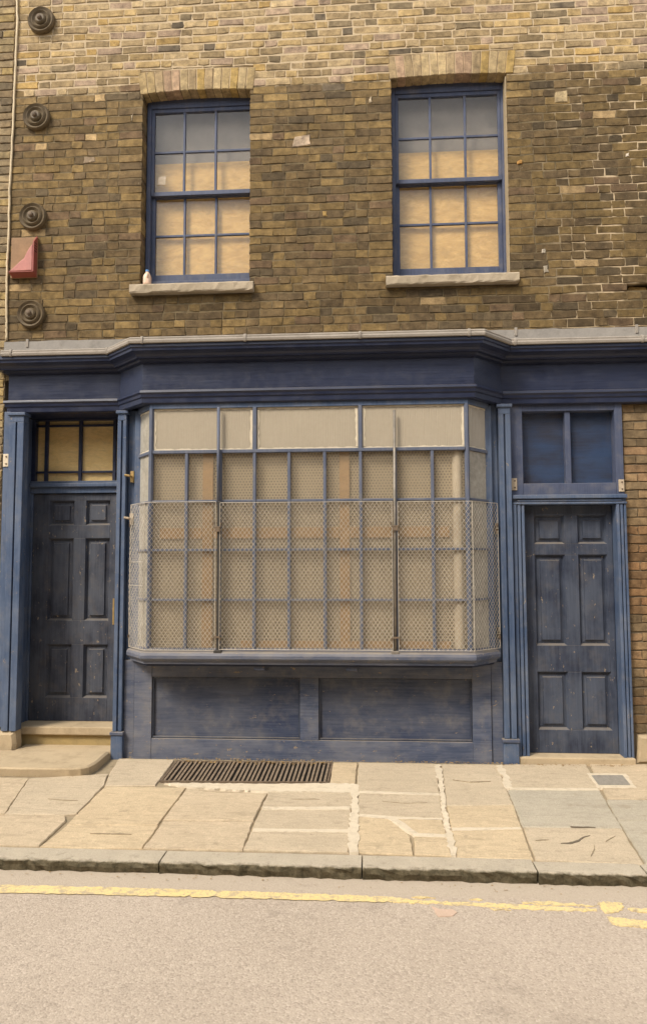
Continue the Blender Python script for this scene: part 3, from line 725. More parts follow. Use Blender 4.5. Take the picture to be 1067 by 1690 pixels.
sill(.142, 1.300, 4.174, 4.266, rw, 2)

# ------------------------------------------------------------------ neighbouring walls
nb = empty('neighbouring_wall', (-3.9, .15, 0)); tag(nb, 'pale pointed brick wall at the far left edge behind the cream cable', 'wall')
nm = MB().box(-4.7, -3.345, .010, .33, -.1, 7.75).build('mortar_bed', MORTARL, nb)
pickn = lambda x, z, r: (*[v * kk for kk in [r.uniform(.85, 1.1)] for v in r.choice([(.34, .26, .145), (.30, .23, .14), (.27, .20, .12), (.20, .155, .10), (.38, .28, .13)])], 1)
place_bricks(lay(-4.7, -3.349, .02, 7.75, [], random.Random(5), lambda x, z: .013, pickn), nm)
pr = empty('brick_pier', (2.7, .1, 0)); tag(pr, 'reddish brick pier right of the right-hand door', 'pier')
pm = MB().box(2.152, 3.6, .010, .33, -.05, 3.39).build('mortar_bed', MORTARR, pr)
def pickp(x, z, r):
    c = r.choice([(.27, .185, .105), (.25, .175, .10), (.22, .16, .095), (.29, .19, .11), (.19, .14, .085)])
    if 1.3 < z < 2.0: c = (c[0] * 1.08, c[1] * .93, c[2] * .85)
    k = r.uniform(.85, 1.12) * (.75 if z < .75 else 1)
    return (c[0] * k, c[1] * k, c[2] * k, 1)
place_bricks(lay(2.156, 3.6, .30, 3.16, [], random.Random(6), lambda x, z: .010, pickp), pm)
pb = MB(); r = random.Random(9)
vs_, fs = brick_geo([(2.172, .05), (2.62, .05), (2.60, .29), (2.19, .285)], -.035, .05, r, .025, .012); pb.add(vs_, fs); pb.build('base_stone', STEP, pr)
vs_, fs = brick_geo([(2.63, .05), (3.2, .05), (3.2, .29), (2.64, .29)], -.030, .05, r, .025, .012); MB().add(vs_, fs).build('base_stone', STEP, pr)

# unseen terrace added across the street to block low sky; height set for light
ot = empty('sky_blocking_terrace', (0, -11.7, 0)); tag(ot, 'plain brick terrace added unseen behind the viewer to block low sky', 'terrace')
ow = MB(); OX = [-24 + 2.6 * i for i in range(19)]; OZ = [(1.0, 2.9), (4.3, 6.2), (6.6, 7.6)]
oxs = sorted({-26., 27.} | {x + d for x in OX for d in (0, 1.1)}); ozs = sorted({-.3, 8.2} | {z for a in OZ for z in a})
holed(ow, oxs, ozs, -11.5, -11.85, lambda x, z: not any(a < x < a + 1.1 for a in OX) or not any(a < z < b for a, b in OZ))
FARB = plain('far_stock_brick', (.30, .22, .13), .9, .35, 6)
ow.build('facade', FARB, ot)
og = MB()
for x in OX:
    for a, b in OZ: og.box(x - .05, x + 1.15, -11.80, -11.70, a - .05, b + .05)
tag(og.build('windows', BLUEBACK, ot), kind='stuff')

# ------------------------------------------------------------------ shopfront
shop = empty('shopfront', (-.5, 0, .06))
tag(shop, 'old blue timber shopfront with a canted bay window between two doors', 'shopfront')
FP = [(-3.27, .0), (-3.27, -.06), (-2.24, -.06), (-1.945, -.34), (.855, -.34), (1.12, -.06), (3.6, -.06)]
MB().sweep(FP, [(-.045, 3.47), (0, 3.47), (0, 3.185), (-.045, 3.185)]).build('fascia_board', NAVY, shop)
MB().sweep(FP, [(-.04, 3.568), (.145, 3.568), (.147, 3.535), (.135, 3.527), (.133, 3.507), (.112, 3.498), (.090, 3.486), (.078, 3.470), (.074, 3.458), (.040, 3.455), (.034, 3.438), (.012, 3.432), (.003, 3.43), (-.04, 3.43)]).build('cornice', NAVY, shop, bevel=0)
MB().sweep(FP, [(-.05, 3.197), (.010, 3.197), (.030, 3.190), (.034, 3.172), (.022, 3.158), (.018, 3.136), (.008, 3.128), (.006, 3.088), (-.006, 3.080), (-.05, 3.080)]).build('architrave_moulding', NAVY, shop)
# lead: roll on the edge, top sheet, upstand on the wall, welts
lead = MB()
lead.sweep(FP[1:], [(.10, 3.571), (.158, 3.559), (.166, 3.563), (.170, 3.580), (.163, 3.593), (.165, 3.604), (.158, 3.613), (.144, 3.617), (.05, 3.624)], closed=True)
e = offset(FP[1:], .06)
wl = [(-3.39, -.012)] + [(p.x, -.012) for p in e[1:-1]] + [(3.6, -.012)]
lead.add([(p.x, p.y, 3.620) for p in e] + [(x, y, 3.668) for x, y in wl], [(i, i + 1, i + 1 + len(e), i + len(e)) for i in range(len(e) - 1)])
r = random.Random(4)
ux = [-3.35 + 6.95 * i / 90 for i in range(91)]
ut = [3.758 + r.uniform(-.004, .004) for _ in ux]
lup = MB()
lup.add([(x, -.013 + r.uniform(-.002, .002), 3.660) for x in ux] + [(x, -.011 + r.uniform(-.002, .002), z) for x, z in zip(ux, ut)] + [(x, .012, z) for x, z in zip(ux, ut)],
         [(i, i + 1, i + 92, i + 91) for i in range(90)] + [(i + 91, i + 92, i + 183, i + 182) for i in range(90)])
lead_o = lead.build('lead_flashing', LEAD, shop)
lup.build('lead_upstand', LEADG, lead_o)
def welt(x, y, seg):
    p, q = Vector(FP[seg]), Vector(FP[seg + 1]); d = (q - p).normalized(); n = Vector((d.y, -d.x)); c = Vector((x, y))
    t = (c - p).dot(d); a = p + d * t
    b = MB(); prof = [(.10, 3.624), (.150, 3.622), (.168, 3.615), (.174, 3.600), (.176, 3.578), (.170, 3.557), (.155, 3.554)]
    vs_ = []
    for s in (-.011, .011):
        for o, z in prof: v = a + n * o + d * s; vs_.append((v.x, v.y, z))
    m = len(prof); b.add(vs_, [(k, k + 1, k + 1 + m, k + m) for k in range(m - 1)] + [tuple(range(m)), tuple(range(2 * m - 1, m - 1, -1))])
    b.build('lead_welt', LEAD, lead_o, bevel=.003)
for x in (-1.905, -1.035, -.085, .80): welt(x, -.34, 3)
for x in (-3.18, -2.31): welt(x, -.06, 1)
for x in (1.22, 2.27): welt(x, -.06, 5)
for x in (-3.13, 1.27, 2.30): MB().box(x - .012, x + .012, -.020, -.008, 3.70, 3.775).build('lead_clip', LEAD, lead_o, bevel=.003)
MB().box(-3.26, 3.6, -.058, .0, 3.20, 3.66).build('fascia_core', NAVY, shop)
MB().box(-3.3, 3.6, .365, .40, -.05, 3.6).build('dark_backing', VOIDBLK, shop)  # unseen dark sheet added to stop sky showing through joinery gaps

GP = [(-2.058, -.06), (-1.872, -.30), (.790, -.30), (1.000, -.06)]
bay = empty('bay_window_base', (0, 0, 0))
bpy.data.objects.remove(bay)
bf = MB()
bf.sweep(GP, [(-.03, 3.085), (.02, 3.085), (.02, 3.042), (-.03, 3.042)])
bay = bf.build('bay_window', BLUE, shop); bay['label'] = 'canted bay shop window of many panes behind wire guards'
MB().sweep(GP, [(-.04, 1.018), (.022, 1.018), (.026, .998), (.062, .992), (.078, .982), (.086, .962), (.084, .938), (.070, .922), (.052, .914), (.048, .890), (-.04, .890)]).build('bay_sill', FADED, bay)
ip = offset(GP, .02)
MB().prism([(p.x, p.y) for p in ip] + [(1.0, -.0), (-2.058, -.0)], .870, .8895, GRDMAP).build('bay_floor', NAVY, bay)
MB().prism([(p.x, p.y) for p in ip] + [(1.0, -.0), (-2.058, -.0)], 3.0865, 3.10, GRDMAP).build('bay_soffit', NAVY, bay)
ZR = [1.018, 1.416, 1.834, 2.246, 2.667, 3.042]
XV = [-1.562, -1.275, -.982, -.690, -.390, -.091, .197, .503]
def vbar(x, z0, z1, w_=.026, mat=BAR):
    MB().box(x - w_ / 2, x + w_ / 2, -.322, -.272, z0, z1).build('glazing_bar', mat, bay, bevel=.004)
for x in XV: vbar(x, ZR[0], ZR[4] - .012)
for x in (-.982, -.091): vbar(x, ZR[4] + .012, ZR[5], .032)
for z in ZR[1:5]:
    h = .014 if z > 2.6 else .010
    hb = MB()
    pin = [Vector(p) for p in GP]
    hb.plank(pin[1] + Vector((.018, 0)), pin[2] - Vector((.018, 0)), -.024, .016 if z < 2.6 else .026, z - h, z + h)
    hb.build('glazing_bar', BAR, bay, bevel=.003)
    for a, b in ((0, 1), (2, 3)):
        d = (pin[b] - pin[a]).normalized()
        MB().plank(pin[a] + d * .022, pin[b] - d * .022, -.024, .016, z - h, z + h).build('glazing_bar', BAR, bay, bevel=.003)
for i in (1, 2):
    p = Vector(GP[i]); MB().prism([(p.x + .021 * cos(a), p.y + .026 * sin(a)) for a in [pi / 8 + k * pi / 4 for k in range(8)]], ZR[0], ZR[5], GRDMAP).build('corner_post', BAR, bay)
for i, s in ((0, 1), (3, -1)):
    p = Vector(GP[i]); MB().box(p.x - .028, p.x + .028, p.y - .030, p.y + .06, ZR[0] - .02, ZR[5] + .03).build('jamb_post', BLUE, bay, bevel=.005)
def pane(p, q, z0, z1, mat, seed, name='pane'):
    r = random.Random(seed); d = (Vector(q) - Vector(p)).normalized(); n = Vector((d.y, -d.x)); t = [r.uniform(-.0012, .0012) for _ in range(4)]
    P = [Vector(p) + n * t[0], Vector(q) + n * t[1], Vector(q) + n * t[2], Vector(p) + n * t[3]]
    MB().add([(P[0].x, P[0].y, z0), (P[1].x, P[1].y, z0), (P[2].x, P[2].y, z1), (P[3].x, P[3].y, z1)] + [(v.x - n.x * .003, v.y - n.y * .003, z) for v, z in zip(P, (z0, z0, z1, z1))],
             [(0, 1, 2, 3), (7, 6, 5, 4), (0, 4, 5, 1), (1, 5, 6, 2), (2, 6, 7, 3), (3, 7, 4, 0)]).build(name, mat, bay)
cols = [GP[1][0]] + XV + [GP[2][0]]
sd_ = 0
for i in range(9):
    for j in range(4): sd_ += 1; pane((cols[i], -.297), (cols[i + 1], -.297), ZR[j], ZR[j + 1], DUSTY, sd_)
def edge_frame(p, q, z0, z1, seed):
    """ragged cream putty smeared round a reeded pane"""
    r = random.Random(seed); d = (Vector(q) - Vector(p)); L = d.length; d.normalize(); n = Vector((d.y, -d.x)); b = MB()
    def strip(a0, a1, fix, vert, sgn):
        k = max(6, int((a1 - a0) / .03)); A, B = [], []
        for i in range(k + 1):
            t = a0 + (a1 - a0) * i / k; w_ = r.uniform(.013, .024) if vert else r.uniform(.010, .020)
            A.append((fix, t) if vert else (t, fix)); B.append((fix + sgn * w_, t) if vert else (t, fix + sgn * w_))
        m3 = lambda s, z: (p[0] + d.x * s + n.x * .0035, p[1] + d.y * s + n.y * .0035, z)
        b.add([m3(*x) for x in A + B], [(i, i + 1, i + k + 2, i + k + 1) for i in range(k)])
    s0, s1 = .012, L - .012
    strip(s0, s1, z0 + .012, False, 1); strip(s0, s1, z1 - .001, False, -1)
    strip(z0 + .03, z1 - .02, s0, True, 1); strip(z0 + .03, z1 - .02, s1, True, -1)
    b.build('putty_edge', PUTTY, bay)
for k, (a, b) in enumerate(((GP[1][0], -.982), (-.982, -.091), (-.091, GP[2][0]))):
    pane((a + .01, -.297), (b - .01, -.297), ZR[4], ZR[5], REED, 90 + k, 'reeded_pane'); edge_frame((a + .008, -.297), (b - .008, -.297), ZR[4], ZR[5], 5 + k)
for k, (a, b) in enumerate(((0, 1), (2, 3))):
    for j in range(5): pane(GP[a], GP[b], ZR[j], ZR[j + 1], REED if (k and j == 4) else SIDEG, 120 + j + 9 * k)
    edge_frame(GP[a], GP[b], ZR[4], ZR[5], 30 + k)
ps = offset(GP, -.055)
sc_ = MB()
for i in range(3): sc_.plank(ps[i], ps[i + 1], 0, -.006, .90, 3.08)
sc_.build('perforated_screen', SCREEN, bay)
for x0, x1, z0, z1 in ((-1.433, -1.344, 1.0, 2.66), (-.268, -.185, 1.0, 2.66)):
    MB().box(x0, x1, -.268, -.2455, z0, z1).build('wooden_batten', BATTEN, bay, bevel=.002)
for x0, x1 in ((-1.80, -1.437), (-1.340, -.272), (-.181, .64)):
    MB().box(x0, x1, -.265, -.2455, 1.932, 2.022).build('wooden_batten', BATTEN, bay, bevel=.002)
MB().box(-1.1, -.272, -.266, -.2455, 1.0, 1.075).build('wooden_batten', BATTEN, bay, bevel=.002)
MB().box(-.181, .64, -.266, -.2455, 1.0, 1.075).build('wooden_batten', BATTEN, bay, bevel=.001)
MB().tube([(.712, -.247, .95), (.712, -.247, 2.655)], .040, 16).build('white_pipe', SCREWP, bay, smooth=False)

for x in (-.57, .70):
    MB().lathe([(.02, 0), (.055, .01), (.062, .045), (.03, .075)], (x, -.282, 2.985), 'Y', 16).build('lamp_fitting', IRON, bay)
# stall riser under the bay
sr = MB()
sr.box(-2.060, -1.905, -.085, -.03, .045, .872); sr.box(.828, .985, -.085, -.03, .045, .872)
sr.box(-1.905, .828, -.083, -.03, .045, .222); sr.box(-1.905, .828, -.083, -.03, .745, .872); sr.box(-.622, -.462, -.0835, -.03, .222, .745)
rise = sr.build('stall_riser', FADED, shop, bevel=.004)
for x0, x1 in ((-1.905, -.622), (-.462, .828)):
    MB().box(x0, x1, -.046, -.02, .222, .745).build('riser_panel', PANELP, rise)
    bd = MB()
    bd.box(x0 + .001, x1 - .001, -.070, -.0465, .223, .238); bd.box(x0 + .001, x1 - .001, -.070, -.0465, .729, .744); bd.box(x0 + .001, x0 + .015, -.069, -.0465, .239, .728); bd.box(x1 - .015, x1 - .001, -.069, -.0465, .239, .728)
    bd.build('panel_bead', DOORB, rise, bevel=.005)  # dark paint on the beads imitates shaded gaps round the panels
MB().box(-2.155, -2.064, -.070, -.02, .045, .885).build('side_board', FADED, rise, bevel=.003)
MB().box(.989, 1.082, -.070, -.02, .045, .885).build('side_board', FADED, rise, bevel=.003)
for x in (-.94, -.175):
    MB().prism([(-.30, .868), (-.09, .868), (-.09, .800), (-.15, .808), (-.30, .838)], x - .045, x + .045, lambda u, v, w_: (w_, u, v)).build('sill_bracket', FADED, rise, bevel=.004)
# boards beside the bay, between bay and pilasters
MB().box(-2.156, -2.088, -.045, .0, .886, 3.09).build('return_board', BLUE, shop, bevel=.003)
MB().box(1.030, 1.082, -.045, .0, .886, 3.09).build('return_board', BLUE, shop, bevel=.003)

def pilaster(x0, x1, z0, base, cap=3.09, yf=-.105, yb=0., name='pilaster'):
    b = MB(); c = (x0 + x1) / 2; w_ = .007
    b.box(x0, c - w_, yf, yb, z0, cap - .10); b.box(c + w_, x1, yf, yb, z0, cap - .10); b.box(c - w_ + .0005, c + w_ - .0005, yf + .022, yb - .001, z0, cap - .10)
    b.box(x0, x1, yf, yb, cap - .0995, cap - .012)
    p = b.build(name, BLUE, shop, bevel=.004)
    MB().box(x0 - .016, x1 + .016, yf - .016, yb, cap - .040, cap - .0125).build('pilaster_cap', BLUE, p, bevel=.005)
    if base:
        MB().box(x0 - .012, x1 + .012, yf - .012, yb, .04, z0 - .03).build('pilaster_plinth', BLUE, p, bevel=.004)
        MB().box(x0 - .020, x1 + .020, yf - .022, yb, z0 - .0295, z0 - .0005).build('plinth_moulding', FADED, p, bevel=.006)
    return p
pilaster(-3.232, -3.098, .27, False)
pilaster(-2.238, -2.160, .28, True)
pilaster(1.086, 1.188, .26, True)
MB().box(-3.29, -3.236, -.085, .0, .30, 3.09).build('edge_board', BLUE, shop, bevel=.003)
r = random.Random(14)
vs_, fs = brick_geo([(-3.31, .05), (-3.10, .05), (-3.105, .262), (-3.30, .262)], -.11, .12, r, .03, .014); MB().add(vs_, fs).build('crumbling_plinth', STEP, shop)

# left doorway: reveals, head, transom, fanlight, door
MB().box(-3.232, -3.205, .0005, .36, .10, 3.09).build('door_reveal', BLUE, shop, bevel=.003)
MB().box(-2.278, -2.242, .0005, .36, .05, 3.09).build('door_reveal', BLUE, shop, bevel=.003)
MB().box(-3.205, -2.278, -.02, .36, 3.10, 3.18).build('door_head', NAVY, shop)
MB().box(-3.204, -2.279, .275, .36, 2.385, 2.50).build('transom', BLUE, shop, bevel=.004)
MB().box(-3.203, -2.280, .245, .2745, 2.44, 2.478).build('transom_moulding', BLUE, shop, bevel=.008)
fan = MB()
fan.box(-3.204, -3.168, .280, .35, 2.5005, 3.0995); fan.box(-2.300, -2.279, .280, .35, 2.5005, 3.0995); fan.box(-3.168, -2.300, .281, .35, 3.078, 3.0995)
fan_o = fan.build('fanlight', NAVY, shop); fan_o['label'] = 'boarded fanlight over the left door'
for x in (-3.072, -2.742): MB().box(x - .016, x + .016, .298, .330, 2.501, 3.078).build('glazing_bar', NAVY, fan_o, bevel=.003)
MB().box(-2.428, -2.398, .2985, .330, 2.501, 3.078).build('glazing_bar', NAVY, fan_o, bevel=.003)
for z in (3.030, 2.588): MB().box(-3.167, -2.301, .303, .327, z - .010, z + .010).build('glazing_bar', NAVY, fan_o, bevel=.002)
fx = [-3.168, -3.072, -2.742, -2.413, -2.300]
for i in range(4):
    for a, b in ((2.5, 2.588), (2.588, 3.03), (3.03, 3.078)): MB().box(fx[i], fx[i + 1], .313, .316, a, b).build('pane', GLASS, fan_o)
MB().box(-3.20, -2.282, .336, .348, 2.5015, 3.0985).build('chipboard_sheet', OSB, fan_o)

def panel_door(x0, x1, z0, z1, yf, cols_, rows, label, mat=DOOR):
    """six-panel door: stiles and rails in one mesh, every raised panel a child"""
    b = MB(); t = .045
    (a0, a1), (b0, b1) = cols_
    b.box(x0, a0, yf, yf + t, z0, z1); b.box(b1, x1, yf, yf + t, z0, z1)
    zz = [z0] + [q for rw_ in sorted(rows) for q in rw_] + [z1]
    for i in range(0, len(zz), 2): b.box(a0, b1, yf + .0006, yf + t, zz[i], zz[i + 1])
    for lo_, hi_ in rows: b.box(a1, b0, yf + .0003, yf + t, lo_, hi_)
    d = b.build('panelled_door', mat, shop, bevel=.003); d['label'] = label
    for (c0, c1) in cols_:
        for lo_, hi_ in rows:
            p = MB(); y0, y1 = yf + .034, yf + .012; m = .044
            R0 = [(c0, lo_), (c1, lo_), (c1, hi_), (c0, hi_)]
            R1 = [(c0 + .016, lo_ + .016), (c1 - .016, lo_ + .016), (c1 - .016, hi_ - .016), (c0 + .016, hi_ - .016)]
            R2 = [(c0 + m, lo_ + m), (c1 - m, lo_ + m), (c1 - m, hi_ - m), (c0 + m, hi_ - m)]
            R3 = [(c0 + m + .004, lo_ + m + .004), (c1 - m - .004, lo_ + m + .004), (c1 - m - .004, hi_ - m - .004), (c0 + m + .004, hi_ - m - .004)]
            lay_ = [(R0, yf + .004), (R1, y0), (R2, y0 - .008), (R3, y1)]
            vs_ = [(x, y, z) for R_, y in lay_ for x, z in R_]
            fs = [(k * 4 + i, k * 4 + (i + 1) % 4, k * 4 + 4 + (i + 1) % 4, k * 4 + 4 + i) for k in range(3) for i in range(4)] + [(12, 13, 14, 15)]
            p.add(vs_, fs); p.build('door_panel', mat, d)
    return d
ld = panel_door(-3.180, -2.288, .278, 2.380, .300, ((-3.028, -2.788), (-2.672, -2.442)), ((.490, .975), (1.198, 1.960), (2.085, 2.315)), 'dark weathered six-panel door up the stone step')
MB().box(-3.204, -3.183, .285, .345, .26, 2.384).build('door_stop', BLUE, shop, bevel=.003)
MB().box(-2.398, -2.384, .288, .2995, 1.16, 1.40).build('lock_plate', BRASS, ld)
MB().box(-3.204, -2.279, .06, .36, .205, .277).build('door_threshold', STEP, shop, bevel=.010)
MB().box(-3.200, -2.280, .095, .36, .04, .2045).build('threshold_riser', OCHRE, shop)

# right doorway
dc = MB()
for x0, x1 in ((1.200, 1.298), (2.062, 2.146)):
    w_ = (x1 - x0)
    dc.box(x0, x0 + w_ * .30, -.070, .10, .09, 2.214); dc.box(x0 + w_ * .30 + .0005, x0 + w_ * .40, -.050, .10, .09, 2.214); dc.box(x0 + w_ * .40 + .0005, x0 + w_ * .66, -.066, .10, .09, 2.214)
    dc.box(x0 + w_ * .66 + .0005, x0 + w_ * .76, -.048, .10, .09, 2.214); dc.box(x0 + w_ * .76 + .0005, x1, -.062, .10, .09, 2.214)
case = dc.build('door_casing', BLUE, shop, bevel=.005)
hd = MB(); hd.box(1.198, 2.150, -.074, .10, 2.2145, 2.232); hd.box(1.200, 2.148, -.056, .10, 2.2325, 2.262); hd.box(1.240, 2.108, -.068, -.0565, 2.238, 2.256); hd.box(1.196, 2.152, -.082, .10, 2.2625, 2.296)
hd.build('casing_head', BLUE, case, bevel=.005)
fr = MB()
fr.box(1.192, 1.302, -.030, .10, 2.2965, 3.095); fr.box(2.082, 2.146, -.030, .10, 2.2965, 3.095); fr.box(1.302, 2.082, -.028, .10, 2.2965, 2.398); fr.box(1.302, 2.082, -.026, .10, 3.026, 3.095)
fr.box(1.668, 1.714, -.010, .06, 2.398, 3.026)
fl2 = fr.build('fanlight', SASHB, shop, bevel=.004); fl2['label'] = 'dark blue two-pane fanlight over the right door'
for x0, x1 in ((1.302, 1.668), (1.714, 2.082)):
    MB().box(x0, x1, .040, .044, 2.398, 3.026).build('pane', DARKG, fl2)
MB().box(1.30, 2.084, .070, .095, 2.395, 3.03).build('blue_backing_board', BLUEBACK, fl2)
panel_door(1.303, 2.058, .112, 2.212, .050, ((1.400, 1.655), (1.768, 2.012)), ((.306, .790), (1.013, 1.786), (1.882, 2.127)), 'scuffed blue-black six-panel door at street level', DOORB)
MB().box(1.20, 2.146, -.10, .11, .03, .1105).build('door_threshold', STEP, shop, bevel=.010)
def hinge(x, y, z, w_, h, mat=PLATE, rot=0):
    b = MB().box(x - w_ / 2, x + w_ / 2, y - .008, y, z - h / 2, z + h / 2)
    o = b.build('hinge_plate', mat, shop, bevel=.003)
    s = MB()
    for dz in (-.28, .28): s.tube([(x + w_ * .1, y - .012, z + dz * h), (x + w_ * .1, y - .007, z + dz * h)], .008, 8)
    s.build('screw', IRON, o)
hinge(1.222, -.031, 2.392, .048, .105); hinge(2.120, -.031, 2.372, .046, .105)
hinge(-3.262, -.0855, 2.648, .05, .115, SCREWP)
for z, m in ((2.49, BRASS), (2.115, PLATE)):
    b = MB(); b.box(-2.128, -2.098, -.075, -.0455, z - .05, z + .05); b.tube([(-2.115, -.075, z), (-2.13, -.11, z + .005), (-2.165, -.12, z + .01)], .010, 8); b.build('guard_hook', m, shop)
for z in (2.01, 1.13):
    b = MB(); b.box(1.052, 1.074, -.070, -.0455, z - .045, z + .045); b.tube([(1.06, -.07, z), (1.058, -.10, z), (1.055, -.12, z - .012)], .009, 8); b.build('guard_hook', IRON, shop)

# ------------------------------------------------------------------ things standing on, hung on or lying at the front
plates = [(-3.074, 6.845), (-3.096, 5.893), (-3.105, 4.930), (-3.098, 4.006)]
plab = ['topmost round iron wall plate, high up in the clean brick', 'round iron wall plate second from the top, level with the left window head',
        'round iron wall plate just above the red alarm box', 'lowest round iron wall plate, between alarm box and lead flashing']
prof = [(.128, .004), (.128, -.028), (.118, -.044), (.106, -.036), (.096, -.030), (.088, -.042), (.078, -.052), (.066, -.040), (.056, -.034), (.048, -.048), (.038, -.058), (.026, -.034), (.022, -.034), (.022, -.056), (.012, -.060)]
p0 = None
for (x, z), lb_ in zip(plates, plab):
    if p0 is None:
        p0 = empty('wall_plate', (x, -.004, z))
        MB().lathe(prof[:11], (x, -.004, z), 'Y', 40).build('iron_disc', PATTR, p0, smooth=False)
        MB().lathe([(.030, -.044), (.030, -.056), (.022, -.060), (.021, -.078), (.010, -.084)], (x, -.004, z), 'Y', 8).build('bolt', IRON, p0)
        t_ = p0
    else:
        t_ = p0.copy(); COL.objects.link(t_); t_.location = (x, -.004, z)
        for ch in list(p0.children):
            c_ = ch.copy(); COL.objects.link(c_); c_.parent = t_; c_.matrix_parent_inverse = ch.matrix_parent_inverse.copy()
    tag(t_, lb_, 'wall plate', 'round iron wall plates down the left side')

al = empty('alarm_box', (-3.16, 0, 4.33)); tag(al, 'faded red alarm box with a broken cover beside the cream cable', 'alarm box')
MB().box(-3.305, -3.055, -.022, .0, 4.352, 4.735).build('backing_plate', BACKP, al, bevel=.004)
FRN = [(-3.285, 4.385), (-3.235, 4.425), (-3.180, 4.478), (-3.145, 4.505), (-3.120, 4.560), (-3.098, 4.600), (-3.068, 4.640), (-3.068, 4.390)]
c_ = MB(); n = len(FRN)
vs_ = [(x, -.095, z) for x, z in FRN] + [(x + (.012 if i == n - 1 or i == n - 2 else -.012), -.0225, z + (.01 if i < n - 1 else -.005) - (.03 if i == 0 else 0)) for i, (x, z) in enumerate(FRN)]
c_.add(vs_, [tuple(range(n)), tuple(range(2 * n - 1, n - 1, -1))] + [(i, i + n, (i + 1) % n + n, (i + 1) % n) for i in range(n)])
c_.build('broken_cover', PINK, al, bevel=.006)
MB().prism([(-.094, 4.385), (-.0226, 4.360), (-.0226, 4.352), (-.094, 4.378)], -3.285, -3.062, lambda u, v, w_: (w_, u, v)).build('cover_underside', REDP, al)
MB().prism([(-.0945, 4.380), (-.0226, 4.352), (-.0226, 4.735), (-.030, 4.735), (-.0945, 4.66)], -3.0665, -3.052, lambda u, v, w_: (w_, u, v)).build('cover_side', REDP, al, bevel=.004)
for k in range(4): MB().box(-3.0535, -3.0505, -.085, -.040, 4.575 + .025 * k, 4.585 + .025 * k).build('vent_slot', VENT, al)

cb = MB(); r = random.Random(2); pts = []
key = [(-3.326, 7.75), (-3.324, 7.10), (-3.316, 6.93), (-3.309, 6.85), (-3.318, 6.5), (-3.321, 6.05), (-3.331, 5.6), (-3.342, 5.2), (-3.336, 4.75), (-3.345, 4.5), (-3.341, 4.2), (-3.332, 3.95), (-3.330, 3.77)]
for (a, b) in zip(key[:-1], key[1:]):
    for k in range(6):
        t = k / 6; pts.append((a[0] + (b[0] - a[0]) * t + r.uniform(-.003, .003), -.012, a[1] + (b[1] - a[1]) * t))
cb.tube(pts + [(key[-1][0], -.012, key[-1][1])], .0105, 8)
tag(cb.build('cable', CABLE, smooth=True, origin=(-3.33, -.012, 3.77)), 'cream cable running down the brick joint at the left edge', 'cable')
for (x, z) in ((-3.312, 6.9), (-3.330, 5.62), (-3.338, 4.72)):
    pass

mb = empty('milk_bottle', (-2.032, .02, 4.257)); tag(mb, 'small plastic milk bottle with a blue cap on the left window sill', 'bottle')
b = MB(); cx, cy, cz = -2.032, .02, 4.2575
prof2 = [(.026, 0), (.034, .004), (.036, .02), (.036, .075), (.033, .092), (.024, .112), (.015, .124), (.014, .134)]
n = 20; vs_ = []
for rr, h in prof2:
    for k in range(n):
        a = 2 * pi * k / n; e_ = (abs(cos(a)) ** .5) * (1 if cos(a) > 0 else -1), (abs(sin(a)) ** .5) * (1 if sin(a) > 0 else -1)
        m_ = .55 if h < .10 else 0
        vs_.append((cx + rr * (cos(a) * (1 - m_) + e_[0] * m_), cy + rr * (sin(a) * (1 - m_) + e_[1] * m_), cz + h))
fs = [(i * n + k, i * n + (k + 1) % n, (i + 1) * n + (k + 1) % n, (i + 1) * n + k) for i in range(len(prof2) - 1) for k in range(n)] + [tuple(range(n - 1, -1, -1)), tuple(range((len(prof2) - 1) * n, len(prof2) * n))]
b.add(vs_, fs); b.build('bottle_body', MILK, mb, smooth=True)
MB().tube([(cx + .012, cy - .022, cz + .108), (cx + .014, cy - .040, cz + .098), (cx + .014, cy - .041, cz + .078), (cx + .012, cy - .034, cz + .066)], .006, 8).build('bottle_handle', MILK, mb, smooth=True)
MB().lathe([(.016, 0), (.0165, .003), (.0165, .015), (.015, .017)], (cx, cy, cz + .131), 'Z', 18).build('bottle_cap', CAPB, mb)

